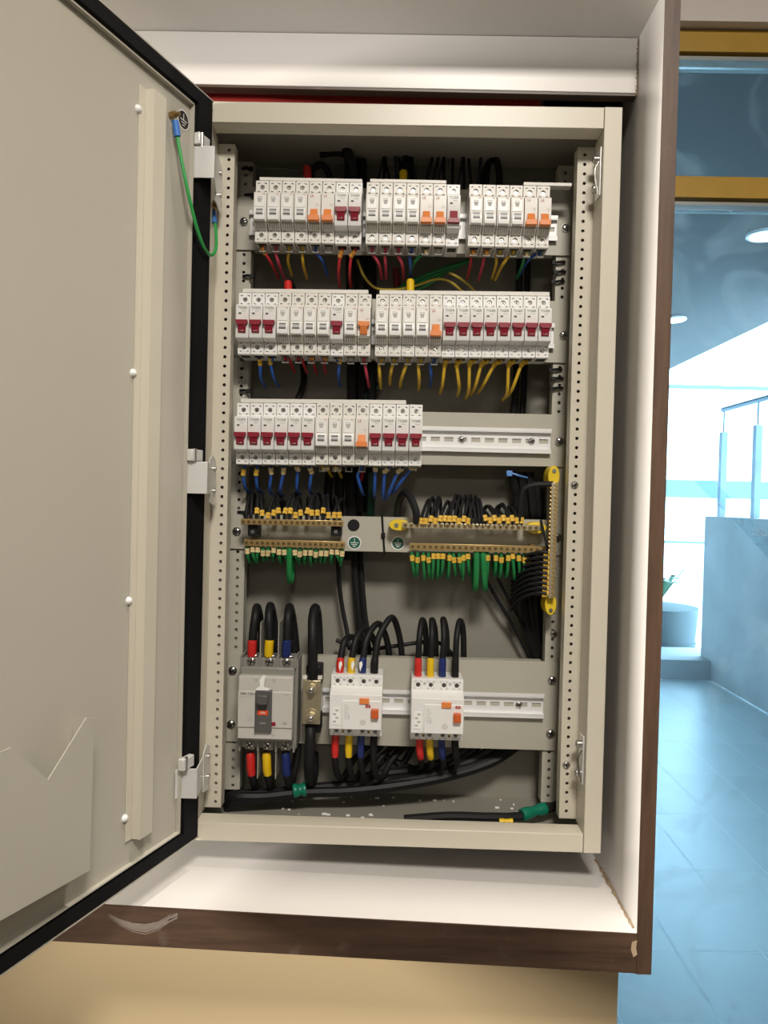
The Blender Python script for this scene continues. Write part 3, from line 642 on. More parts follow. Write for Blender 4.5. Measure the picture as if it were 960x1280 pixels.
def make_breaker(kind):
    base = {'red_up': 'red', 'red_dn': 'red'}.get(kind, 'ls')
    t = bpy.data.objects.new('miniature_circuit_breaker', None); COL.objects.link(t); t.empty_display_size = .01; WPOS[t] = Vector((0, 0, 0))
    m = WHITE if base == 'red' else CREAMP
    b = breaker_body(base).build('body', m, t, 0.0004, base=False)
    for z in (32.5, -32.0):
        sc_ = place('terminal_screw', TSCREW, t, (0, -40.3*mm, z*mm))
        sl = place('slot', TSLOT, sc_, (0, -40.3*mm, z*mm)); sl.rotation_euler.y = 0.6 if z > 0 else 1.1
    f = -61.6*mm if base == 'red' else -60*mm
    if base == 'red':
        text('brand_print', 'TIGER', 0.0047, INKG, b, (0, -61.5*mm, 17.6*mm))
        MB().box(-5.2*mm, -1.6*mm, -61.7*mm, -61*mm, 9.2*mm, 11.2*mm).build('indicator', INKD, b, base=False)
        MB().box(-1*mm, 4.5*mm, -61.5*mm, -61*mm, 13.4*mm, 13.9*mm).build('small_print', INKP, b, base=False)
        tg = MB(); o1 = -0.9 if kind == 'red_up' else 0
        if kind == 'red_up':
            tg.prism([(-7.8*mm, 0.6*mm), (-7.8*mm, -3.6*mm), (-5.2*mm, -6.2*mm), (5.2*mm, -6.2*mm), (7.8*mm, -3.6*mm), (7.8*mm, 0.6*mm)], 'y', f-0.0065, f+.001)
            tg.prism([(f+.001, -6.3*mm), (f-0.0052, -6.3*mm), (f-0.002, -15.8*mm), (f+.001, -15.8*mm)], 'x', -5.0*mm, 5.0*mm)
        else:
            tg.prism([(-7.8*mm, -17.5*mm), (-7.8*mm, -13.5*mm), (-5.2*mm, -11.2*mm), (5.2*mm, -11.2*mm), (7.8*mm, -13.5*mm), (7.8*mm, -17.5*mm)], 'y', f-0.0065, f+.001)
            tg.prism([(f+.001, -0.5*mm), (f-0.002, -0.5*mm), (f-0.0052, -11.1*mm), (f+.001, -11.1*mm)], 'x', -5.0*mm, 5.0*mm)
        to = tg.build('toggle', REDT, t, 0.0004, base=False)
        if kind == 'red_up': text('rating_print', 'C20', 0.0034, INKP, to, (0, f-0.0034, -13.4*mm)).rotation_euler.x = -0.33
        MB().box(-6*mm, 6*mm, -38*mm, -24*mm, -42.6*mm, -42.05*mm).build('wire_entry', STBLK, t, base=False)
    else:
        g = MB()
        for x in (-5.5, -2.6, 0.2, 3.0, 5.6): g.prism([(-48.4*mm, -24.2*mm), (-57.4*mm, -18.8*mm), (-55.5*mm, -18.4*mm), (-47*mm, -24.2*mm)], 'x', (x-0.45)*mm, (x+0.45)*mm)
        g.box(-7*mm, 7*mm, -57.8*mm, -55*mm, -20.0*mm, -18.6*mm)
        lo = g.build('clear_cover', SMOKE, t, base=False)
        if kind == 'grey':
            wi = MB().prism([(-58.6*mm, 16.5*mm), (-60.0*mm, 16.5*mm), (-60.9*mm, 1*mm), (-59.5*mm, 1*mm)], 'x', -6.3*mm, 5.6*mm).build('label_window', WHITE, t, base=False)
            MB().prism([(-59.8*mm, 14.8*mm), (-60.25*mm, 14.8*mm), (-60.3*mm, 14.0*mm), (-59.8*mm, 14.0*mm)], 'x', -4.2*mm, 3.2*mm).build('print_line', INKP, wi, base=False)
            MB().add([(-4*mm, -60.35*mm, 12.8*mm), (3*mm, -60.35*mm, 12.8*mm), (1.6*mm, -60.75*mm, 7*mm), (-2.4*mm, -60.75*mm, 7*mm)], [(0, 1, 2, 3)]).build('print_shape', INKP, wi, base=False)
            text('brand_print', 'LS', 0.0032, INKR, b, (4.6*mm, -59.6*mm, 18.4*mm))
            rk = MB().prism([(-58*mm, 0*mm), (-62.0*mm, -0.6*mm), (-64.5*mm, -9*mm), (-63.5*mm, -17.0*mm), (-56*mm, -17.8*mm)], 'x', -7.3*mm, 7.3*mm).build('rocker', WHITE, t, 0.0004, base=False)
            for za in (-4.0, -9.6):
                y_ = -62.0-(-0.6-za)*0.298 if za > -9 else -64.5
                MB().box(-4.6*mm, 4.6*mm, (y_-0.7)*mm, (y_+1.0)*mm, (za-0.95)*mm, (za+0.95)*mm).build('rocker_stripe', SLOTD, rk, base=False)
            MB().box(-4.6*mm, 4.6*mm, -64.4*mm, -62.0*mm, -8.6*mm, -5.0*mm).build('rocker_face', GREYT, rk, base=False)
        else:
            text('brand_print', 'LS', 0.0048, INKR, b, (-3.4*mm, -60.1*mm, 16.6*mm))
            text('mark_print', 'CE', 0.0034, INKP, b, (4.2*mm, -60.3*mm, 4.6*mm))
            tg = MB()
            if kind == 'orange_dn':
                tg.prism([(-57*mm, -1.5*mm), (-61.5*mm, -1.5*mm), (-66*mm, -11.1*mm), (-57*mm, -11.1*mm)], 'x', -4.8*mm, 4.8*mm)
                tg.prism([(-6.8*mm, -11.0*mm), (6.8*mm, -11.0*mm), (7.6*mm, -15*mm), (7.2*mm, -18.0*mm), (-7.2*mm, -18.0*mm), (-7.6*mm, -15*mm)], 'y', -67*mm, -55*mm)
            else:
                tg.prism([(-7.6*mm, 0.5*mm), (-7.6*mm, -4.0*mm), (-5.4*mm, -6.4*mm), (5.4*mm, -6.4*mm), (7.6*mm, -4.0*mm), (7.6*mm, 0.5*mm)], 'y', -66.5*mm, -58*mm)
                tg.prism([(-56*mm, -6.5*mm), (-66*mm, -6.5*mm), (-61.5*mm, -16*mm), (-56*mm, -16*mm)], 'x', -4.8*mm, 4.8*mm)
            tg.build('toggle', ORT, t, 0.0005, base=False)
        # clamp cage hanging under the terminal
        g = MB(); za, zb = -42.0, -49.5
        g.box(-4.6*mm, -3.4*mm, -33*mm, -27*mm, zb*mm, za*mm); g.box(3.4*mm, 4.6*mm, -33*mm, -27*mm, zb*mm, za*mm); g.box(-4.6*mm, 4.6*mm, -33*mm, -27*mm, (zb-1.2)*mm, zb*mm)
        g.build('rail_clip', MGREY, t, base=False)
        MB().box(-6*mm, 6*mm, -40*mm, -35*mm, -42.6*mm, -42.05*mm).build('wire_entry', STBLK, t, base=False)
    return t
KINDS = {'g': 'grey', 'o': 'orange_dn', 'O': 'orange_up', 'r': 'red_up', 'd': 'red_dn'}
NOUN = {'g': 'white miniature breaker with a grey rocker', 'o': 'cream breaker with its orange toggle down', 'O': 'cream breaker with its orange toggle up', 'r': 'white miniature breaker with a dark red toggle up', 'd': 'white miniature breaker with its red toggle down'}
PROTO = {k: make_breaker(v) for k, v in KINDS.items()}
index_children()
USED = set()
# groups: letters, first and last upper screw in pixels
GROUPS = [('top', 'left', 'ggggoorr', (328, 234.2), (445, 236.0)), ('top', 'middle', 'ggggood', (466.5, 236.3), (566.9, 238.5)), ('top', 'right', 'ggggoo', (594.7, 238.8), (679.3, 241.0)),
          ('second', 'left', 'rrrggggrgO', (306.5, 374), (456.2, 376.2)), ('second', 'right', 'ggggorrrrrrrr', (478.2, 376.6), (679.3, 378.2)),
          ('third', 'only', 'rrrrrrgggorrrr', (304.4, 511.8), (520.2, 513.8))]
MOD = {}
YR = YP-0.005
idx_in_row = {}
for row, side, letters, a, b in GROUPS:
    pa, pb = P(*a, YR-0.045), P(*b, YR-0.045); n = len(letters); ps = []
    for i, L in enumerate(letters):
        f = i/(n-1); pos = Vector((pa.x+(pb.x-pa.x)*f, YR, pa.z+(pb.z-pa.z)*f-0.0325))
        if L in 'rd': pos.z -= 0.0006
        k = idx_in_row.get(row, 0); idx_in_row[row] = k+1
        if L not in USED: o = PROTO[L]; USED.add(L); o.location = pos; WPOS[o] = pos
        else: o = copy_tree(PROTO[L], pos)
        side_txt = {'left': ' left block', 'middle': ' middle block', 'right': ' right block', 'only': ''}[side]
        place_txt = f'{ORD_[i]} in {row} row{side_txt}' if i else f'leftmost in {row} row{side_txt}'
        tag(o, f'{NOUN[L]}, {place_txt}', 'circuit breaker', f'breakers in the {row} row')
        ps.append(pos)
    MOD[(row, side)] = ps
# white comb busbars along the top of each block
for row, side, i0, i1, dx in (('top', 'left', 0, 7, 0), ('top', 'middle', 0, 5, 0), ('top', 'right', 4, 5, 0.03), ('second', 'left', 0, 9, -0.004), ('second', 'right', 0, 12, 0), ('third', 'only', 0, 12, -0.004)):
    ps = MOD[(row, side)]; a, b = ps[i0], ps[i1]
    xa, xb = a.x-0.0075+(0.003 if i0 == 0 else -0.001), b.x+0.0082+dx
    c = MB(); y0, y1 = YR-0.0440, YR-0.0300; z0, z1 = a.z+0.0424, b.z+0.0424; h_ = 0.0055 if row != 'top' else 0.0045
    c.add([(xa, y0, z0), (xb, y0, z1), (xb, y0, z1+h_), (xa, y0, z0+h_), (xa, y1, z0), (xb, y1, z1), (xb, y1, z1+h_), (xa, y1, z0+h_)],
          [(0, 1, 2, 3), (7, 6, 5, 4), (0, 4, 5, 1), (1, 5, 6, 2), (2, 6, 7, 3), (3, 7, 4, 0)])
    co = c.build('comb_busbar', COMB, None, 0.0005)
    g = MB(); k = i1-i0
    for j in range(k+1):
        p_ = ps[i0+j]; g.box(p_.x-0.001, p_.x+0.001, YR-0.042, YR-0.040, p_.z+0.0421, p_.z+0.0424)
    g.build('teeth', BRASS, co)
    nm = {'only': 'third row breakers', 'left': row+' row left block', 'middle': row+' row middle block', 'right': row+' row right block'}[side]
    tag(co, 'white plastic comb busbar strip on top of the '+nm, 'busbar', 'comb busbars')

# end clip beside the top row right block
# ================================================================== RCDs
def make_rcd(cpos, label, lblpos=0):
    t = thing('residual_current_breaker', cpos, label, 'circuit breaker', 'four pole residual current breakers')
    X = 35.3; c = Vector(cpos)
    def B(name, m, *a, par=t, bev=0):
        return MB().box(*[q*mm+c[i//2] for i, q in enumerate(a)]).build(name, m, par, bev)
    mb = MB(); pf = [(0, -42), (-44, -42), (-45, -41), (-45, -29), (-64, -27.5), (-65, 20), (-50, 25), (-45, 26), (-45, 41), (-44, 42), (0, 42)]
    n = len(pf); vs = [(-X*mm+c.x, y*mm+c.y, z*mm+c.z) for y, z in pf]+[(X*mm+c.x, y*mm+c.y, z*mm+c.z) for y, z in pf]
    skip = [i for i in range(n) if pf[i][0] == -45 and pf[(i+1) % n][0] == -45]
    mb.add(vs, [(i, (i+1) % n, n+(i+1) % n, n+i) for i in range(n) if i not in skip]+[tuple(range(n-1, -1, -1)), tuple(range(n, 2*n))])
    sx = (-26.5, -9, 9, 26.5)
    for i in skip:
        za, zb = sorted((pf[i][1], pf[(i+1) % n][1])); sz = 33.2 if za > 0 else -35
        xs = [-X]+[v for q in sx for v in (q-5, q+5)]+[X]
        for k in range(0, len(xs), 2): mb.add([(xs[k]*mm+c.x, -45*mm+c.y, z*mm+c.z) for z in (za, zb)]+[(xs[k+1]*mm+c.x, -45*mm+c.y, z*mm+c.z) for z in (zb, za)], [(0, 3, 2, 1)])
        for q in sx:
            mb.holecell(q*mm+c.x, sz*mm+c.z, 10*mm, 10*mm, -45*mm+c.y, 3.2*mm, 4*mm, 10)
            for z0, z1 in ((za, sz-5), (sz+5, zb)): mb.add([((q-5)*mm+c.x, -45*mm+c.y, z0*mm+c.z), ((q+5)*mm+c.x, -45*mm+c.y, z0*mm+c.z), ((q+5)*mm+c.x, -45*mm+c.y, z1*mm+c.z), ((q-5)*mm+c.x, -45*mm+c.y, z1*mm+c.z)], [(0, 1, 2, 3)])
            s_ = place('terminal_screw', TSCREW, t, (c.x+q*mm, c.y-41.3*mm, c.z+sz*mm)); k2 = place('slot', TSLOT, s_, (c.x+q*mm, c.y-41.3*mm, c.z+sz*mm)); k2.rotation_euler.y = random.random()
        for q in (-17.5, 17.5): MB().cyl((c.x+q*mm, c.y-45.2*mm, c.z+(sz+2 if sz > 0 else sz-1)*mm), (c.x+q*mm, c.y-45.0*mm, c.z+(sz+2 if sz > 0 else sz-1)*mm), 2*mm, 10).build('rivet', INKP if sz > 0 else BRASSD, t)
    body = mb.build('body', WHITE, t, 0.0008)
    B('face_plate', WHITE, -18, 34.5, -66.3, -64.4, -26.5, 12, par=body, bev=0.0004)
    B('test_button', ORT, 5, 18, -68.5, -64.6, 8.5, 16, bev=0.0006)
    tg = B('toggle', ORD, 21, 31, -73, -64.6, -10, 2.5, bev=0.0012)
    if lblpos: lp = (27, 9.5)
    else: lp = (16.5, 5.0)
    B('brand_patch', INKR, lp[0]-3.4, lp[0]+3.4, -66.6, -66.2, lp[1]-2.0, lp[1]+2.0, par=body)
    text('brand_print', 'LS', 0.0034, INKW, body, (c.x+lp[0]*mm, c.y-66.8*mm, c.z+lp[1]*mm))
    text('mark_print', 'CE', 0.0058, INKP, body, (c.x-11*mm, c.y-66.5*mm, c.z-11*mm))
    wnd = B('wiring_label', MATTEW, -31, -21.5, -65.2, -64.4, -21, 2, par=body)
    for k in range(4): B('print_line', INKP, -30+k % 2*3, -26+k % 2*3, -65.4, -65.2, -18+k*5, -15.6+k*5, par=body)
    for k in range(6): B('print_line', INKP, -15, -8-k % 3*1.5, -66.5, -66.3, -7+k*2.6, -6.5+k*2.6, par=body)
    c2 = Vector((c.x+10*mm, c.y-66.5*mm, c.z-17*mm)); MB().cyl(c2, c2+Vector((0, 0.0002, 0)), 4.2*mm, 16).build('print_seal', mat('pale_print', (0.66, 0.65, 0.62), 0.5), body)
    return c
def ctr(px, py): return P(px, py, YR-0.045)
c_ = ctr(445.5, 882); rA = make_rcd(Vector((c_.x, YR, c_.z)), 'white four pole residual current breaker next to the brass link')
c_ = ctr(546, 887); rB = make_rcd(Vector((c_.x, YR, c_.z)), 'white four pole residual current breaker at the right of the bottom row', 1)

# ================================================================== main breaker
c = P(331.5, 884.5, 0.048); mc = Vector((c.x, YP-0.0005, c.z))
t = thing('moulded_case_breaker', mc, 'large grey and white moulded case breaker at the bottom left', 'circuit breaker')
def B(name, m, *a, par=t, bev=0, c=mc): return MB().box(*[q*mm+c[i//2] for i, q in enumerate(a)]).build(name, m, par, bev)
B('base', MGREY, -37.5, 41, -42, 0, -62, 62, bev=0.001)
B('shoulder', MGREY, -37, 37, -52, -42, -50, 52, bev=0.002)
cov = B('cover', COVP, -37, 37, -63, -48, -43.5, 42, bev=0.0012)
B('cover_raise', COVP, -37, 37, -65, -62.5, -27, 22, par=cov, bev=0.0008)
hf = B('handle_frame', DGREY, -13.5, 9.5, -68, -62, -33, 24.5, bev=0.0014)
B('handle', DGREY, -9, 5, -80, -68, 8, 20, par=hf, bev=0.001)
op = B('on_patch', mat('orange_red_patch', (0.75, 0.08, 0.02), 0.4), -9.5, 4.5, -68.4, -67.8, -9, -2.5, par=hf)
text('on_print', 'ON', 0.0045, INKW, hf, mc+Vector((-2.5*mm, -68.7*mm, -5.8*mm)))
text('rating_print', '100A', 0.0042, INKP, hf, mc+Vector((-2.5*mm, -68.3*mm, -20*mm)))
B('trip_button', REDT, 9.8, 14.8, -66.5, -64, -23.5, -19)
text('brand_print', 'LS', 0.0052, INKD, cov, mc+Vector((27*mm, -65.4*mm, -20*mm)))
text('mark_print', 'CE', 0.0060, INKP, cov, mc+Vector((-20*mm, -65.4*mm, -16*mm)))
text('type_print', 'ABN 103c', 0.0042, INKD, cov, mc+Vector((-25*mm, -65.4*mm, 18.5*mm)))
B('print_line', INKP, -35, -18, -65.3, -65.0, 14.2, 15, par=cov); B('print_line', INKP, 24, 32, -65.3, -65.0, 18, 19, par=cov)
for x, z in ((-13, 37), (11, 37), (-13, -37), (11, -37)):
    q = mc+Vector((x*mm, -63.2*mm, z*mm)); MB().cyl(q, q+Vector((0, 0.0004, 0)), 2.4*mm, 12).build('cover_screw', INKP, cov)
for sgn in (1, -1):
    for k, x in enumerate((-24, 1, 25)):
        B('terminal_lug', STEEL, x-7, x+7, -38, -34, sgn*60-6, sgn*60+6, par=t, bev=0.001)
        q = mc+Vector((x*mm, -42.5*mm, sgn*58*mm)); s_ = place('terminal_bolt', BOLT, t, q+Vector((0, 0.0005, 0)))
        k2 = bpy.data.objects.new('slot', SLOT); COL.objects.link(k2); k2.parent = s_; k2.rotation_euler.y = random.random()
    for x in (-37.5, -12, 13, 37.5): B('terminal_wall', MGREY, x-1.5, x+1.5, -46, -5, min(sgn*50, sgn*66), max(sgn*50, sgn*66), par=t, bev=0.0006)
    for x in (-12, 13): B('phase_barrier', BARR, x-0.6, x+0.6, -44, -2, min(sgn*63, sgn*(112 if sgn > 0 else 104)), max(sgn*63, sgn*(112 if sgn > 0 else 104)), par=t)
q = mc; g = MB()
pp_ = [(-10, 22), (-14, 20), (-10, 27), (-7, 30), (-7.5, 37), (-4, 44), (-1, 43), (-2.5, 34), (-3, 29), (4, 26.5), (0, 23), (-4, 21), (-9, 15)]
g.prism([((-6+(x+6)*1.3)*mm+q.x, (28+(z-28)*1.05)*mm+q.z) for x, z in pp_], 'y', q.y-0.0672, q.y-0.0668)
ps_ = g.build('white_patch', MATTEW); tag(ps_, 'ragged white patch on the large main breaker', 'sticker')  # flat ragged white patch in front of the cover

# brass neutral link on its black holder
c = P(389.5, 878, 0.07); nl = thing('neutral_link', Vector((c.x, YP, c.z-0.05)), 'brass neutral link plate on a black holder beside the main breaker', 'terminal link')
nc = Vector((c.x, YP, c.z))
B('holder', BLACKP, -10, 12, -30, 0, 22, 48, par=nl, bev=0.002, c=nc); B('holder', BLACKP, -10, 12, -30, 0, -46, -22, par=nl, bev=0.002, c=nc)
B('link_plate', BRASSL, -13, 12, -40, -34, -31, 30, par=nl, bev=0.0008, c=nc); B('spacer', BLACKP, -9, 9, -34.2, -20, -28, 28, par=nl, c=nc)
for z in (19, -20):
    q = nc+Vector((0, -40*mm, z*mm)); w_ = MB().cyl(q, q+Vector((0, -0.0015, 0)), 0.0105, 20).build('washer', BRASSL, nl)
    MB().cyl(q+Vector((0, -0.0015, 0)), q+Vector((0, -0.006, 0)), 0.0068, 6).build('nut', BRASSL, nl)
    MB().cyl(q+Vector((0, -0.006, 0)), q+Vector((0, -0.013, 0)), 0.0036, 12).dome(q+Vector((0, -0.013, 0)), (0, -1, 0), 0.0034, 0.001, 12).build('stud', STEEL, nl)
for x in (-11, 10): B('clip', CREAMP, x-3, x+3, -34, -29, 30.5, 35, par=nl, c=nc)

# ================================================================== wires
def wire(pts, r, m, label, cat='wire', group=None, name='wire', sleeve=None, marker=None, n=8, sub=5):
    mb = MB().tube(pts, r, n, sub); o = mb.build(name, m)
    tag(o, label, cat, group); cs = mb.c
    if sleeve:                               # (material, from, to) as fractions, a slightly fatter tube
        for sm, f0, f1, k in sleeve:
            L = len(cs)-1; seg = [cs[int(round(f0*L+(f1-f0)*L*j/5))] for j in range(6)]
            MB().tube(seg, r*k, 10, 2, taper=lambda u: 0.80+0.20*min(1, 5*min(u, 1-u)+0.3)).build('sleeve', sm, o)
    if marker:
        mk, f, ln = marker; L = len(cs)-1; i = min(max(int(f*L), 0), L-1); d = (cs[i+1]-cs[i]).normalized(); p_ = cs[i]
        mb = MB(); mb.cyl(p_-d*ln/2, p_-d*ln*0.06, r*1.55, 6); mb.cyl(p_+d*ln*0.06, p_+d*ln/2, r*1.55, 6); mb.cyl(p_-d*ln*.06, p_+d*ln*.06, r*1.2, 6)
        mb.build('marker_sleeve', mk, o)
    return o
def drop(mod, pix, m, label, group, marker=None, end=None, r=0.0021):
    # from a breaker's lower terminal through measured pixels, then back into the cabinet
    s0 = mod+Vector((0, -0.031, -0.038)); pts = [s0, s0+Vector((0, 0, -0.008))]
    for i, (px, py) in enumerate(pix): pts.append(P(px, py, 0.080+0.012*i))
    e = pts[-1]; dv = pts[-1]-pts[-2]
    if end: pts.append(P(*end))
    else: pts.append(e+Vector((dv.x*0.3, 0.045, -0.006)))
    return wire(pts, r, m, label, 'wire', group, marker=marker)
tA, tB, tC = MOD[('top', 'left')], MOD[('top', 'middle')], MOD[('top', 'right')]
MK = lambda m, f=0.44: (m, f, 0.0105)
top = [(tA[0], ((331, 316), (340, 331)), WRED, OMARK), (tA[1], ((345, 318), (349, 331)), WPNK, None), (tA[2], ((361, 316), (360, 327)), WYEL, None), (tA[3], ((378, 316), (379, 331)), WYEL, None),
       (tA[4], ((396, 317), (404, 328)), WBLU, None), (tA[6], ((425, 321), (423, 342)), WRED, OMARK), (tA[7], ((439, 321), (437, 342)), WRED, OMARK),
       (tB[0], ((466, 318), (474, 331)), WPNK, None), (tB[1], ((481, 318), (482, 332)), WPNK, None), (tB[2], ((497, 318), (503, 332)), WPNK, None), (tB[3], ((512, 318), (513, 334)), WBLU, None), (tB[4], ((530, 316), (517, 329)), WGRN, PMARK),
       (tC[0], ((589, 318), (588, 331)), WRED, OMARK), (tC[1], ((606, 317), (603, 333)), WPNK, OMARK), (tC[2], ((621, 319), (620, 331)), WYEL, None), (tC[3], ((638, 318), (627, 333)), WYEL, None), (tC[4], ((656, 318), (653, 331)), WGRN, PMARK), (tC[5], ((671, 317), (659, 327)), WBLU, None)]
CN = {WRED: 'red', WPNK: 'pinkish red', WYEL: 'yellow', WBLU: 'blue', WGRN: 'green'}
nmod = {id(v): (sd, i) for (rw, sd), l in MOD.items() for i, v in enumerate(l)}
for mod, pix, m, mk in top:
    sd, i = nmod[id(mod)]
    drop(mod, pix, m, f'short {CN[m]} wire under the {ORD_[i]} breaker of the top row {sd} block', 'wires under the top row', MK(mk) if mk else None)
sA_, sB_ = MOD[('second', 'left')], MOD[('second', 'right')]
for mod, pix, m, mk in [(sA_[1], ((325, 454), (326, 473)), WBLU, MARK), (sA_[2], ((338, 453), (342, 472)), WBLU, MARK), (sA_[7], ((424, 452), (423, 471)), WBLU, MARK), (sA_[9], ((456, 455), (459, 472)), WPNK, None),
                        (sA_[3], ((361, 448), (363, 453)), WRED, None), (sA_[4], ((377, 449), (379, 454)), WRED, None), (sA_[5], ((391, 449), (392, 455)), WRED, OMARK), (sA_[6], ((407, 449), (405, 455)), WRED, OMARK),
                        (sB_[0], ((474, 456), (475, 474)), WYEL, None), (sB_[1], ((491, 455), (488, 469)), WYEL, None), (sB_[2], ((508, 456), (502, 473)), WYEL, None), (sB_[3], ((523, 455), (524, 476)), WYEL, None), (sB_[4], ((538, 455), (539, 472)), WBLU, None),
                        (sB_[5], ((556, 456), (553, 481)), WYEL, WYEL), (sB_[6], ((571, 457), (574, 484)), WYEL, WYEL), (sB_[7], ((587, 456), (586, 487)), WYEL, WYEL), (sB_[8], ((602, 456), (594, 483)), WYEL, WYEL), (sB_[9], ((618, 456), (605, 480)), WYEL, WYEL), (sB_[10], ((636, 457), (634, 490)), WYEL, WYEL), (sB_[11], ((652, 456), (640, 487)), WYEL, WYEL)]:
    sd, i = nmod[id(mod)]
    drop(mod, pix, m, f'{CN[m]} wire hanging under the {ORD_[i]} breaker of the second row {sd} block', 'wires under the second row', (mk, 0.46, 0.010) if mk else None, r=0.0023 if m is WYEL else 0.0021)
t3 = MOD[('third', 'only')]
for i, pix, m, mk in [(0, ((304, 594), (307, 611)), WBLU, MARK), (1, ((320, 594), (322, 611)), WBLU, MARK), (2, ((339, 592), (337, 613)), WBLU, PMARK), (3, ((354, 592), (350, 614)), WBLU, PMARK), (4, ((372, 588), (371, 612)), WBLU, PMARK), (5, ((389, 591), (387, 612)), WBLU, PMARK),
                      (6, ((409, 586), (411, 589)), WYEL, PMARK), (7, ((423, 587), (424, 590)), WYEL, PMARK), (9, ((447, 594), (452, 613)), WBLU, None), (10, ((469, 589), (468, 616)), WBLU, PMARK), (11, ((481, 591), (479, 619)), WBLU, PMARK), (12, ((497, 591), (485, 619)), WBLU, PMARK), (13, ((513, 587), (494, 612)), WBLU, PMARK)]:
    drop(t3[i], pix, m, f'{CN[m]} wire hanging under the {ORD_[i]} breaker of the third row', 'wires under the third row', (mk, 0.40, 0.010) if mk else None, r=0.0023)

# ------------------------------------------------------------------ terminal bars
def bar(name, a, b, Y, hgt, dep, m, sm, nscrew, label, cat, r=0.0026, front=True):
    pa, pb = P(*a, Y), P(*b, Y); d = (pb-pa); L = d.length; ux = d.normalized(); uz = Vector((-ux.z, 0, ux.x))
    base = thing(name, (pa+pb)/2-Vector((0, 0, hgt/2)), label, cat)
    T = lambda x, y, z: pa+ux*x+Vector((0, y, 0))+uz*z
    bo = MB().box(0, L, 0, dep, -hgt/2, hgt/2, T).build('bar', m, base, 0.0005)
    sme = MB().cyl((0, 0, 0), (0, -0.0012, 0), r, 10).mesh('screw', sm); sl = slot_mesh(r*0.9, STBLK, 0.0012)
    out = []
    for i in range(nscrew):
        x = L*(i+0.5)/nscrew; q = T(x, 0, 0); s_ = place('screw', sme, bo, q)
        k = bpy.data.objects.new('slot', sl); COL.objects.link(k); k.parent = s_; k.rotation_euler.y = random.random()*3
        # only three levels: slot is merged below the screw of the bar
        k.parent = bo; k.location = WPOS[s_]-WPOS[bo]
        out.append(q)
    return base, bo, out, T, L
nb, _, sN, TN, LN = bar('neutral_bar', (301, 652), (429, 654.5), 0.075, 0.0082, 0.007, BRASS, BRASSD, 19, 'upper left brass neutral bar on two black feet', 'terminal bar')
for px in (316, 420):
    q = P(px, 662, 0.083); MB().box(q.x-0.007, q.x+0.007, 0.0825, YP-0.0003, q.z-0.009, q.z+0.013).build('insulator_foot', BLACKP, nb, 0.001)
    MB().cyl((q.x, 0.0825, q.z-0.003), (q.x, 0.0815, q.z-0.003), 0.0026, 10).build('foot_screw', STEEL, nb)
eb_, _, sE, TE, LE = bar('earth_bar', (305, 678), (431, 681.5), 0.090, 0.0098, 0.008, BRASS, BRASSD, 19, 'lower left brass earth bar with green wires', 'terminal bar')
for px in (314, 425):
    q = P(px, 679, 0.1); MB().cyl((q.x, 0.0985, q.z), (q.x, YP-0.0002, q.z), 0.004, 10).build('spacer', BRASSD, eb_)
nb2, _, sN2, TN2, LN2 = bar('neutral_bar', (503, 656.5), (674, 660), 0.078, 0.0078, 0.007, BRASSL, BRASSD, 23, 'upper right brass neutral bar with yellow end insulators', 'terminal bar')
for px, py, s_ in ((499, 656.5, -1), (671, 660, 1)):
    q = P(px, py, 0.082)
    MB().prism([(q.x+0.0115*math.cos(a)*1.25, q.z+0.0080*math.sin(a)) for a in [2*math.pi*i/20 for i in range(20)]], 'y', 0.0862, YP-0.0003).build('end_insulator', YEL, nb2, 0.001)
    MB().cyl((q.x-0.004*-s_, 0.0862, q.z), (q.x+0.004*s_, 0.0845, q.z), 0.003, 10).build('insulator_screw', STEEL, nb2)
eb2, _, sE2, TE2, LE2 = bar('earth_bar', (512, 683), (690, 687.5), 0.090, 0.0098, 0.008, BRASS, BRASSD, 24, 'lower right brass earth bar with green wires', 'terminal bar')
for px in (520, 665):
    q = P(px, 684, 0.1); MB().cyl((q.x, 0.0985, q.z), (q.x, YP-0.0002, q.z), 0.004, 10).build('spacer', BRASSD, eb2)
# vertical bar on the right
va, vb = P(694.5, 603, 0.070), P(690, 748, 0.070)
vt = thing('neutral_bar', vb, 'vertical brass bar with yellow end insulators by the right perforated strip', 'terminal bar')
ux = (va-vb).normalized(); L = (va-vb).length
T = lambda x, y, z: vb+Vector((x, y, 0))+ux*z
MB().box(-0.0050, 0.0036, 0, 0.010, 0, L, T).build('bar', BRASSL, vt, 0.0004)
sme = MB().cyl((0, 0, 0), (0, -0.0018, 0), 0.0024, 8).mesh('screw', BRASS)
sme2 = MB().cyl((0, 0, 0), (-0.0012, 0, 0), 0.0026, 8).mesh('side_screw', BRASSD)
for i in range(28):
    place('screw', sme, vt, T(0.0012, 0, L*(i+0.5)/28))
    place('side_screw', sme2, vt, T(-0.005, 0.005, L*(i+0.5)/28))
for q, k in ((P(692, 594, 0.083), 1), (P(688, 757, 0.083), -1)):
    MB().prism([(q.x+0.0080*math.cos(a), q.z+0.0150*math.sin(a)-0.002*k) for a in [2*math.pi*i/20 for i in range(20)]], 'y', 0.0800, YP+0.003).build('end_insulator', YEL, vt, 0.001)
    MB().cyl((q.x, 0.080, q.z+0.006*k), (q.x, 0.0785, q.z+0.006*k), 0.0028, 10).build('insulator_screw', STEEL, vt)

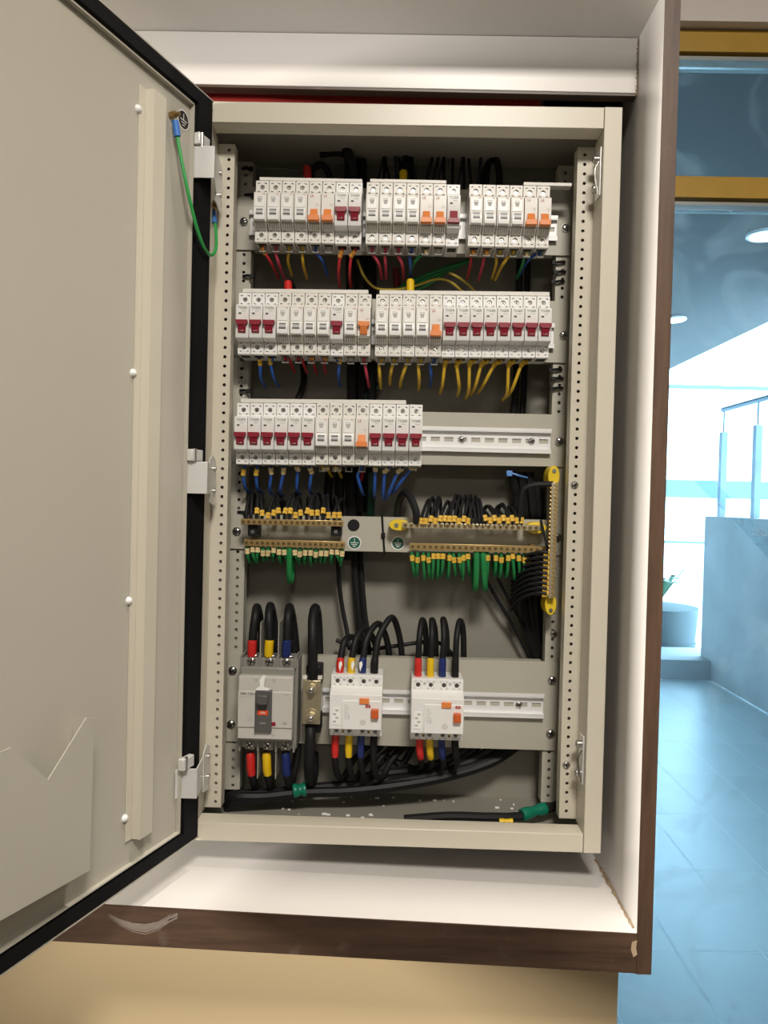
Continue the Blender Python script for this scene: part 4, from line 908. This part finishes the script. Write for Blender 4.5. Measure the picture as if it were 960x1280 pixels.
# earth symbol stickers and the black plug on the plate
for px, py, nm in ((443, 678.5, 'beside the lower left earth bar'), (497.5, 679, 'beside the lower right earth bar')):
    q = P(px, py, YP-0.0004)
    o = MB().cyl(q, q+Vector((0, 0.0003, 0)), 0.0098, 24).build('earth_sticker', WHITE); tag(o, 'round green and white earth symbol sticker '+nm, 'sticker', 'earth symbol stickers')
    MB().cyl(q+Vector((0, -0.0002, 0)), q, 0.0082, 24).build('green_disc', STGRN, o)
    g = MB(); y = q.y-0.0004; g.box(q.x-0.0004, q.x+0.0004, y, y+.0002, q.z+0.0005, q.z+0.0062)
    for k, ww in enumerate((0.0056, 0.0040, 0.0023)): g.box(q.x-ww, q.x+ww, y, y+.0002, q.z-0.0004-k*0.0025, q.z+0.0006-k*0.0025)
    g.build('symbol_print', INKW, o)
q = P(442, 656.5, YP-0.0008); o = MB().cyl(q, q+Vector((0, 0.0008, 0)), 0.0085, 20).build('hole_plug', BLACKP); tag(o, 'round black blanking plug above the left earth sticker', 'plug')
# cable tie round the plate
a, b = P(477.5, 645, YP-0.001), P(480.5, 692, YP-0.001)
o = MB().tube([a+Vector((0, 0.004, 0.002)), a, (a+b)/2, b, b+Vector((0, 0.004, -0.002))], 0.0016, 6, 4).build('cable_tie', BLACKP); q = (a+b)/2
tag(o, 'black cable tie looped vertically round the plate between the earth stickers', 'cable tie')
MB().box(q.x-0.0030, q.x+0.0030, q.y-0.0035, q.y, q.z-0.004, q.z+0.003).build('tie_head', BLACKP, o, 0.0008)

# ---- green wires
def loopdown(q, drop_, back, m, label, group, mk, r=0.0023, sway=0.0, mkf=0.18):
    pts = [q+Vector((0, 0.003, 0.001)), q+Vector((sway*0.1, 0.001, -0.010)), q+Vector((sway*0.6, 0.006, -drop_*0.75)), q+Vector((sway, back*0.55, -drop_)), q+Vector((sway*1.1, back, -drop_*0.72)), q+Vector((sway, back+0.004, -drop_*0.2))]
    return wire(pts, r, m, label, 'wire', group, marker=(mk, mkf, 0.0075) if mk else None)
for i, q in enumerate(sE):
    if i == 8: continue
    loopdown(q+Vector((0, 0.004, -0.0045)), random.uniform(0.020, 0.026), 0.035, WGRN, ORD_[i]+' thin green earth wire from the left under the lower left earth bar', 'green wires under the left earth bar', PMARK, sway=random.uniform(-0.004, 0.004), mkf=random.choice((0.12, 0.16, 0.2)))
loopdown(sE[8]+Vector((0, 0.004, -0.0045)), 0.052, 0.035, WGRN, 'thick green earth wire hanging lowest from the left earth bar', 'thick green wires', None, r=0.0042)
for i, px in enumerate((515, 522, 529, 535.5, 542, 548, 554, 562, 567, 574, 579.5, 585, 610, 620, 627, 635.5, 641, 648.5, 656, 661)):
    q = P(px, 691, 0.094)
    loopdown(q, random.uniform(0.032, 0.040), 0.035, WGRN, ORD_[i]+' thin green wire with yellow sleeve under the lower right earth bar', 'green wires under the right earth bar', MARK, sway=random.uniform(-0.001, 0.006), mkf=random.choice((0.13, 0.17, 0.17, 0.21)))
for px, nm, dx in ((596, 'left', 0.001), (604, 'right', 0.006)):
    loopdown(P(px, 690, 0.094), 0.054, 0.035, WGRN, nm+' one of two thick green wires under the right earth bar', 'thick green wires', None, r=0.0044, sway=dx)
# ---- black wires rising from the neutral bars
def loopup(q, rise, back, lean, label, group, mk, r=0.0023, m=CABLE, mkf=0.16):
    pts = [q+Vector((0, 0, -0.004)), q+Vector((lean*0.1, 0.001, 0.010)), q+Vector((lean*0.6, back*0.25, rise*0.8)), q+Vector((lean, back*0.6, rise)), q+Vector((lean*1.3, back, rise*0.7)), q+Vector((lean*1.4, back+0.006, -0.01))]
    return wire(pts, r, m, label, 'wire', group, marker=(mk, mkf, 0.0085) if mk else None)
for i in range(18):
    q = P(307+i*6.9, 648, 0.079)
    loopup(q, random.uniform(0.026, 0.036), 0.05, random.uniform(-0.010, 0.012), ORD_[i]+' thin black wire from the left above the upper left neutral bar', 'black wires above the left neutral bar', MARK if i > 1 else None, mkf=random.choice((0.12, 0.16, 0.22)))
for i, px in enumerate([526+5.9*k for k in range(11)]+[607+5.6*k for k in range(9)]):
    q = P(px, 655, 0.080)
    loopup(q, random.uniform(0.030, 0.042) if px < 600 else random.uniform(0.020, 0.028), 0.05, random.uniform(0.004, 0.016) if px < 600 else random.uniform(-0.014, -0.004), ORD_[i]+' thin black sleeved wire from the left above the upper right neutral bar', 'black wires above the right neutral bar', MARK, mkf=random.choice((0.12, 0.15, 0.19)))
for i, px in enumerate((589, 594, 599, 603)):
    loopup(P(px, 655, 0.080), 0.034, 0.05, -0.003, ORD_[i]+' unsleeved black wire in the middle of the upper right neutral bar', 'plain black wires above the right neutral bar', None)
wire([P(520, 655, 0.081), P(520, 640, 0.080), P(513, 622, 0.088), P(505, 616, 0.100), P(498, 630, 0.115), P(496, 652, 0.122)], 0.0052, CABLE, 'thick black cable looping over the left end of the upper right neutral bar', 'cable', name='cable')
wire([P(650, 655, 0.081), P(651, 630, 0.080), P(655, 612, 0.078), P(668, 606, 0.076), P(692, 605, 0.075)], 0.0040, CABLE, 'black cable bent from the upper right neutral bar to the vertical bar', 'cable', name='cable')
# ---- black wires into the vertical bar
for i in range(9):
    for k in range(2):
        q = P(686.5-i*0.25-k*6, 691+i*6.4+k*1.5, 0.074+k*0.004)
        pts = [q+Vector((0.009, 0, 0)), q, q+Vector((-0.016, 0.006, 0.0)), q+Vector((-0.030, 0.03, -0.012)), q+Vector((-0.034, 0.06, -0.03))]
        wire(pts, 0.0022, CABLE, f'short black wire entering the vertical brass bar, {("uppermost" if i == 0 else ORD_[i]+" from top")} in the {"right" if k == 0 else "left"} column', 'wire', 'black wires into the vertical bar', marker=(MARK, 0.20 if k else 0.2, 0.0065))

# ---- heavy cables of the bottom row
def heavy(top, px, ytop, sm, sl, r, label, group, lean=0.0, ret=None, Y0=0.066, Yb=0.15):
    pass
COLN = {SRED: 'red', SYEL: 'yellow', SBLU: 'navy', CABLE: 'black'}
for px, px2, yt, sm, k in ((315, 319, 757, SRED, 0), (336, 336, 755, SYEL, 1), (358, 360, 757, SBLU, 2)):
    pts = [P(px, 823, 0.078), P(px, 812, 0.076), P(px+1, 795, 0.074), P(px2, 770, 0.078), P(px2+2, yt+2, 0.100), P(px2+5, 768, 0.128), P(px2+9, 800, 0.140), P(px2+11, 840, 0.140)]
    wire(pts, 0.0058, CABLE, f'black cable with {COLN[sm]} sleeve rising from the main breaker top', 'cable', 'cables into the main breaker top', name='cable', sleeve=[(sm, 0.02, 0.27, 1.12)], n=10)
for px, sm in ((313, SRED), (333, SYEL), (357, SBLU)):
    pts = [P(px, 940, 0.080), P(px+0.5, 950, 0.079), P(px+1, 964, 0.080), P(px+4, 978, 0.085), P(px+9, 990, 0.115), P(px+16, 994, 0.145)]
    wire(pts, 0.0056, CABLE, f'black cable with {COLN[sm]} sleeve leaving the main breaker bottom', 'cable', 'cables under the main breaker', name='cable', sleeve=[(sm, 0.02, 0.46, 1.12)], n=10)
wire([P(391, 849, 0.079), P(391, 836, 0.074), P(391, 800, 0.072), P(391, 775, 0.084), P(394, 760, 0.105), P(397, 775, 0.128), P(399, 830, 0.135)], 0.0068, CABLE, 'thick black cable rising from the brass neutral link', 'cable', name='cable', n=10)
wire([P(388, 911, 0.072), P(388, 922, 0.067), P(387, 945, 0.066), P(387, 970, 0.080), P(390, 978, 0.105), P(392, 965, 0.135), P(392, 940, 0.14)], 0.0072, CABLE, 'thick black cable hanging below the brass neutral link', 'cable', name='cable', n=10)
# RCD cables
topsA = ((425, 425, 792), (439, 440, 783), (453, 457, 778), (468, 474, 772))
for (px, p2, yt), sm, k in zip(topsA, (SRED, SYEL, SBLU, CABLE), range(4)):
    pts = [P(px, 846, 0.078), P(px, 836, 0.076), P(px+1, 822, 0.077), P(px+6, 795+(3-k)*2, 0.085), P(px+15+k*2, yt+(3-k)*1.5, 0.105), P(px+26+k*1, yt+14, 0.125), P(px+31+k, 815, 0.137), P(px+31+k, 845, 0.140)]
    LASTC = wire(pts, 0.0045, CABLE, f'black cable with {COLN[sm]} sleeve arching from the left residual breaker top', 'cable', 'cables above the residual breakers', name='cable', sleeve=[(sm, 0.0, 0.29, 1.2)], n=10)
    if k < 3:
        q = P(px+(0.5, 2, -2)[k], 833, 0.0705); g = MB()
        g.add([(q.x-0.0022, q.y, q.z+0.005), (q.x+0.001, q.y, q.z+0.0075), (q.x+0.0026, q.y, q.z+0.003), (q.x+0.001, q.y-0.0004, q.z-0.002), (q.x-0.0006, q.y-0.0004, q.z-0.007), (q.x-0.0022, q.y, q.z-0.001)], [(0, 5, 4, 3, 2, 1)])
        g.add([(v.x, v.y+0.0006, v.z) for v in g.v], [(0, 1, 2, 3, 4, 5)]); g.build('paint_fleck', MATTEW, LASTC)
for px, p2, yt, sm in ((522.5, 528, 773, SRED), (538, 540, 773, SYEL), (553, 554, 772, SBLU), (569, 575, 774, CABLE)):
    pts = [P(px, 850, 0.078), P(px, 838, 0.076), P(px+0.5, 822, 0.076), P(px+2, 795, 0.078), P(p2, yt+2, 0.098), P(p2+4, 790, 0.122), P(p2+5, 830, 0.138)]
    wire(pts, 0.0043, CABLE, f'black cable with {COLN[sm]} sleeve arching from the right residual breaker top', 'cable', 'cables above the residual breakers', name='cable', sleeve=[(sm, 0.0, 0.34, 1.2)], n=10)
for px, sm, e, nm in ((420, SRED, 0, 'left'), (437, SYEL, 1, 'left'), (452, SBLU, 2, 'left'), (468, CABLE, 3, 'left'), (524.5, SRED, 4, 'right'), (537, SYEL, 5, 'right'), (552, SBLU, 6, 'right'), (569, CABLE, 7, 'right')):
    if e < 4:
        yb = 972; pts = [P(px, 916, 0.080), P(px-1, 930, 0.076), P(px-1, 950, 0.077), P(px+2, yb-4, 0.084), P(px+9, yb, 0.105), P(px+22, yb-22, 0.130), P(px+40, yb-40, 0.145)]
    else:
        pts = [P(px, 920, 0.080), P(px, 932, 0.077), P(px+1, 945, 0.080), P(px+2, 956, 0.098), P(px-6, 962, 0.120), P(px-30, 965, 0.142), P(px-70, 972, 0.148)]
    wire(pts, 0.0043, CABLE, f'black cable with {COLN[sm]} sleeve leaving the {nm} residual breaker bottom', 'cable', 'cables under the residual breakers', name='cable', sleeve=[(sm, 0.0, 0.31 if e < 4 else 0.36, 1.2)], n=10)
# background cables
BG = [
 ([(422, 690, .145), (424, 730, .145), (428, 760, .145), (434, 790, .140), (437, 812, .130)], .0032, 'single thin black cable bending down from the left earth bar'),
 ([(440, 600, .150), (443, 660, .150), (444, 720, .150), (449, 778, .146), (452, 830, .146)], .0050, 'black cable dropping behind the earth sticker to the bottom row, front one'),
 ([(448, 600, .158), (450, 690, .158), (455, 760, .152), (459, 790, .15), (462, 830, .15)], .0042, 'black cable dropping behind the earth sticker to the bottom row, rear one'),
 ([(436, 170, .150), (438, 300, .150), (440, 480, .150), (438, 620, .150), (436, 700, .150)], .0075, 'thick black trunk cable running behind the breaker rows, left'),
 ([(452, 200, .155), (452, 330, .155), (452, 480, .155), (450, 640, .155)], .0075, 'thick black trunk cable running behind the breaker rows, middle'),
 ([(464, 300, .150), (465, 400, .150), (464, 560, .152), (462, 640, .155)], .0070, 'thick black trunk cable running behind the breaker rows, right'),
 ([(425, 590, .150), (424, 620, .150), (422, 655, .150)], .0070, 'short black cable showing above the left neutral bar end'),
 ([(412, 590, .155), (410, 620, .155), (412, 655, .152)], .0060, 'second short black cable showing above the left neutral bar end'),
 ([(650, 310, .150), (648, 400, .150), (645, 480, .150), (642, 520, .150)], .0050, 'black cable behind the second row at the right, left of two'),
 ([(660, 310, .155), (658, 400, .155), (655, 480, .155), (653, 520, .155)], .0045, 'black cable behind the second row at the right, right of two'),
 ([(640, 590, .140), (646, 620, .145), (650, 660, .145), (652, 700, .145), (655, 760, .150), (672, 830, .155)], .0060, 'black cable sweeping down behind the right earth bar, first'),
 ([(652, 590, .140), (656, 640, .145), (660, 700, .145), (664, 760, .150), (676, 830, .155)], .0060, 'black cable sweeping down behind the right earth bar, second'),
 ([(662, 590, .140), (668, 660, .142), (670, 720, .145), (672, 780, .150), (680, 830, .155)], .0065, 'black cable sweeping down behind the right earth bar, third'),
 ([(672, 600, .145), (676, 660, .145), (679, 740, .148), (682, 800, .152), (686, 840, .155)], .0065, 'black cable sweeping down behind the right earth bar, fourth'),
 ([(606, 722, .140), (622, 750, .145), (640, 780, .150), (662, 822, .155)], .0026, 'thin black wire slanting from the thick green wires down right, upper'),
 ([(622, 722, .140), (636, 750, .145), (652, 780, .150), (668, 822, .155)], .0026, 'thin black wire slanting from the green wires down right, lower'),
 ([(676, 650, .085), (680, 668, .080), (684, 690, .078), (676, 720, .110)], .0018, 'thin black wire crossing the right end of the earth bar'),
 ([(420, 800, .150), (450, 812, .150), (490, 808, .150), (540, 802, .150), (560, 812, .150), (572, 830, .150)], .0030, 'thin black cable crossing low behind both residual breakers'),
 # floor bundle
 ([(284, 1006, .100), (296, 997, .085), (330, 996, .088), (380, 991, .095), (450, 988, .100), (540, 975, .115), (610, 955, .135), (650, 930, .150)], .0070, 'black cable of the floor bundle, lowest one'),
 ([(282, 1000, .110), (298, 993, .095), (340, 991, .098), (400, 984, .105), (470, 978, .115), (550, 966, .130), (600, 945, .145), (630, 925, .155)], .0070, 'black cable of the floor bundle, second lowest'),
 ([(284, 1012, .095), (292, 1004, .085), (310, 1001, .085), (345, 997, .090), (400, 991, .100), (460, 984, .110), (520, 977, .125), (590, 962, .140)], .0055, 'black cable of the floor bundle, nearest the lip'),
 ([(430, 978, .120), (470, 968, .125), (530, 960, .135), (570, 945, .145), (600, 925, .155)], .0065, 'black cable of the floor bundle, upper one'),
 ([(470, 982, .112), (540, 968, .118), (590, 958, .130), (625, 942, .145), (655, 920, .155)], .0060, 'black cable of the floor bundle, arching up right'),
 ([(440, 985, .140), (480, 958, .145), (500, 935, .150), (508, 915, .155)], .0050, 'black cable rising steeply between the residual breakers, left'),
 ([(455, 985, .140), (498, 960, .145), (515, 935, .150), (522, 915, .155)], .0050, 'black cable rising steeply between the residual breakers, right'),
 ([(480, 945, .150), (520, 962, .145), (555, 958, .142), (590, 940, .15), (608, 920, .155)], .0055, 'black cable curving under the right residual breaker'),
 ([(366, 800, .125), (370, 850, .130), (372, 930, .120), (366, 970, .110), (362, 990, .120)], .0055, 'black cable descending right of the main breaker'),
 # right floor cable
 ([(505, 1024, .060), (560, 1020, .060), (610, 1021, .062), (650, 1020, .070), (690, 1009, .090), (705, 1000, .115)], .0062, 'black cable lying along the cabinet floor at the right'),
 # upper clutter
 ([(380, 240, .155), (388, 215, .140), (402, 206, .140), (412, 220, .150), (416, 250, .160)], .0050, 'dark cable arching above the top row left block'),
 ([(432, 165, .130), (434, 190, .130), (440, 206, .135), (444, 240, .150)], .0075, 'black trunk cable end hanging above the top row'),
 ([(400, 194, .140), (420, 192, .138), (440, 194, .138)], .0040, 'black horizontal tie stub above the top row'),
 ([(500, 235, .140), (502, 215, .140), (510, 195, .150), (520, 240, .165)], .0040, 'dark cable behind the yellow cap of the top row'),
 ([(624, 240, .140), (624, 215, .140), (618, 198, .150), (606, 215, .160), (602, 250, .165)], .0050, 'dark navy cable arch above the top row right block'),
 ([(372, 500, .135), (378, 485, .140), (380, 470, .150), (378, 440, .16)], .0050, 'dark navy cable behind the third row left end'),
]
for pts, r, lb in BG: wire([P(*p) for p in pts], r, CABLE, lb, 'cable', 'black cables in the cabinet', name='cable', sub=6)
# thin dark wires fanning up behind the top row
for k in range(17):
    px = 470+k*8.6+random.uniform(-2, 2); dx = random.uniform(-9, 9)
    wire([P(px, 240, .125), P(px+dx*0.3, 222+random.uniform(-3, 3), .128), P(px+dx, 198+random.uniform(-6, 6), .150), P(px+dx*1.6, 176, .168)], 0.0021, CABLE if k % 3 else WBLK, ORD_[k]+' thin dark wire from the left, fanning up behind the top row', 'wire', 'dark wires above the top row')
# grey thin wire loops over the top row, green and yellow wires behind
for px, dx in ((535, 6), (547, 1), (556, 5)):
    wire([P(px, 236, .13), P(px+dx*0.5, 220, .135), P(px+dx, 200, .15), P(px+dx*1.3, 170, .165)], 0.0012, mat('grey_wire', (0.16, 0.16, 0.15), 0.4), f'thin grey wire fanning up behind the top row middle block, at its {"left" if px==535 else "middle" if px==547 else "right"}', 'wire', 'grey wires above the top row')
wire([P(320, 206, .125), P(328, 210, .125), P(350, 211, .13), P(380, 216, .14), (P(395, 226, .15))], 0.0012, mat('grey_wire', (0.16, 0.16, 0.15), 0.4), 'thin grey wire drooping above the top row left block', 'wire')
for i, (a, b, c2, m, lb) in enumerate((((488, 372), (530, 350), (575, 332), WGRN, 'green wire rising right behind the second row, lowest'), ((490, 366), (530, 345), (590, 325), WGRN, 'green wire rising right behind the second row, middle'), ((500, 372), (540, 352), (560, 335), WGRN, 'green wire rising right behind the second row, upper'))):
    wire([P(*a, .145), P(*b, .14), P(*c2, .15)], 0.0034, m, lb, 'wire', 'green wires behind the second row')
YG = mat('dim_yellow_wire', (0.55, 0.42, 0.06), 0.4)
wire([P(447, 325, .13), P(455, 345, .13), P(470, 360, .13), P(495, 362, .13), P(520, 357, .13), P(545, 349, .13), P(562, 352, .135), P(580, 366, .14)], 0.0019, YG, 'long yellow green wire sagging between the first and second rows', 'wire')
wire([P(561, 341, .14), P(575, 348, .14), P(590, 360, .145), P(598, 372, .15)], 0.0019, YG, 'short yellow wire slanting down right behind the second row', 'wire')
wire([P(494, 335, .15), P(496, 350, .15), P(498, 372, .15)], 0.0050, mat('dark_red_cable', (0.16, 0.01, 0.02), 0.4), 'dark red cable behind the second row near the yellow cap', 'cable', name='cable')
wire([P(452, 600, .14), P(453, 590, .13), P(453, 585, .11)], 0.0024, WRED, 'dull red wire stub under the third row', 'wire')
wire([P(476, 480, .155), P(455, 500, .155), P(462, 520, .155)], 0.0055, mat('dark_green_cable', (0.006, 0.05, 0.03), 0.4), 'dark green cable behind the third row', 'cable', name='cable')
wire([P(464, 590, .145), P(464, 610, .145), P(463, 650, .15)], 0.0060, mat('dark_green_cable', (0.006, 0.05, 0.03), 0.4), 'dark green cable behind the blue wires of the third row', 'cable', name='cable')
wire([P(407, 620, .12), P(409, 632, .11), P(412, 645, .10)], 0.0026, WBLU, 'short blue wire above the left neutral bar right end', 'wire')
for (x0_, y0_, x1_, y1_, m, lb) in ((385, 222, 384, 206, SRED, 'feeder cable with a red end cap behind the top row left block'), (504, 232, 504, 212, SYEL, 'feeder cable with a yellow end cap behind the top row middle block'), (361, 368, 360, 350, SRED, 'feeder cable with a red end cap behind the second row left block'), (513, 372, 513, 348, SYEL, 'feeder cable with a yellow end cap behind the second row right block')):
    a, b = P(x0_, y0_+8, .095), P(x1_, y1_+4, .105); q = b+Vector((0.004, 0.035, -0.004))
    o = MB().tube([b-Vector((0, 0, 0.002)), b+Vector((0.001, 0.012, 0.006)), q, q+Vector((0, 0.01, -0.03))], 0.0042, 8).build('feeder_cable', CABLE); tag(o, lb, 'cable', 'feeder cables with coloured caps')
    MB().cyl(a, b, 0.0056, 14).dome(b, b-a, 0.0056, 0.004, 14).build('end_cap', m, o)
# green tape bands and yellow sleeve on floor cables
def band(a, b, r, m, name, lb, cat):
    d = b-a; g = MB().tube([a, a+d*0.35, a+d*0.7, b], r, 12, 3, taper=lambda u: 0.92+0.10*math.sin(9*u)); tag(g.build(name, m), lb, cat)
band(P(366, 989, .086), P(382, 986.5, .090), 0.0098, GTAPE, 'tape_band', 'green tape band round the floor cables below the neutral link', 'tape')
band(P(652, 1019, .069), P(681, 1010.5, .086), 0.0090, GTAPE, 'tape_band', 'green tape band round the cable at the right of the floor', 'tape')
band(P(624, 1027, .052), P(641, 1027, .052), 0.0042, SYEL, 'loose_sleeve', 'loose yellow sleeve lying at the cabinet front edge', 'sleeve')
# blue plastic tie
q = P(641, 592, .105); o = wire([q+Vector((-0.008, 0, 0)), q, q+Vector((0.010, 0, -0.003)), q+Vector((0.022, 0.01, -0.005))], 0.0014, mat('blue_tie', (0.12, 0.3, 0.7), 0.4), 'small pale blue cable tie above the right neutral bar', 'cable tie', name='cable_tie')
MB().box(q.x-0.009, q.x-0.001, q.y-0.004, q.y+0.004, q.z-0.004, q.z+0.004).build('tie_head', mat('blue_tie', (0.12, 0.3, 0.7), 0.4), o, 0.001)
# black tie tails on the inner strips
for px, py, w_, nm in ((310, 244, 7, 'left strip beside the top row'), (308, 345, 7, 'left strip above the second row'), (304, 488, 7, 'left strip above the third row'), (301, 640, 6, 'left strip above the left neutral bar'), (307, 211, 7, 'left strip near its top'),
                       (701, 328, -9, 'right strip under the top row, highest of three'), (702, 340, -8, 'right strip under the top row, middle of three'), (700, 352, -9, 'right strip under the top row, lowest of three'),
                       (697, 462, -9, 'right strip under the second row, highest of three'), (699, 473, -8, 'right strip under the second row, middle of three'), (698, 485, -9, 'right strip under the second row, lowest of three')):
    a, b = P(px-w_*0.6, py, YP+0.001), P(px+w_, py+1, YP-0.001)
    o = MB().tube([a, a*0.5+b*0.5+Vector((0, -0.002, 0.0006)), b], 0.0019, 6, 3).build('cable_tie', BLACKP); tag(o, 'black cable tie tail on the inner '+nm, 'cable tie', 'cable tie tails')
    hq = a if w_ < 0 else b
    MB().box(b.x-0.003, b.x+0.003, b.y-0.004, b.y, b.z-0.0030, b.z+0.0030).build('tie_head', BLACKP, o, 0.0006)
# earth lead between door and cabinet
s, z = DP(220, 158, 0.008); a = D(s, 0.008, z)
a1 = Vector(D(*(lambda q: (q[0], 0.010, q[1]))(DP(224, 185, 0.010)))); a2 = Vector(D(*(lambda q: (q[0], 0.016, q[1]))(DP(236, 245, 0.016))))
def dq(px, py, t): q = DP(px, py, t); return D(q[0], t, q[1])
pts = [a, a1, a2, dq(247, 288, 0.016), dq(256, 311, 0.014), P(264, 319, -0.012), P(270, 310, 0.004), P(270, 290, 0.020), P(268, 274, 0.026)]
o = wire(pts, 0.0021, mat('bright_green_wire', (0.03, 0.36, 0.08), 0.4), 'bright green earth lead looping from the door stud to the cabinet', 'wire', name='earth_lead', sub=7)
d = (a1-a).normalized(); MB().cyl(a-d*0.006, a+d*0.011, 0.0040, 10).build('lug_sleeve', mat('blue_lug', (0.05, 0.2, 0.6), 0.35), o)
e = P(267, 272, 0.026); e2 = P(266, 263, 0.027); MB().cyl(P(268, 279, 0.024), e2, 0.0038, 10).build('lug_sleeve', mat('blue_lug', (0.05, 0.2, 0.6), 0.35), o)
q = P(266, 257, 0.030); MB().cyl(q+Vector((-0.008, 0, 0)), q+Vector((0.003, 0, 0)), 0.0065, 12).cyl(q+Vector((0.003, 0, 0)), q+Vector((0.009, 0, 0)), 0.004, 6).build('lug_bolt', BRASSD, o)
# plaster crumbs on the cabinet floor: too small to count
g = MB()
for i in range(46):
    x = random.uniform(-0.16, 0.20); y = random.uniform(0.05, 0.165); r_ = random.uniform(0.0006, 0.0018); z0 = ZB+0.0015
    g.box(x-r_*random.uniform(.6, 2.2), x+r_*random.uniform(.6, 2.2), y-r_, y+r_, z0, z0+r_*0.8)
tag(g.build('plaster_crumbs', MATTEW), 'white plaster crumbs scattered on the cabinet floor', 'debris', kind='stuff')
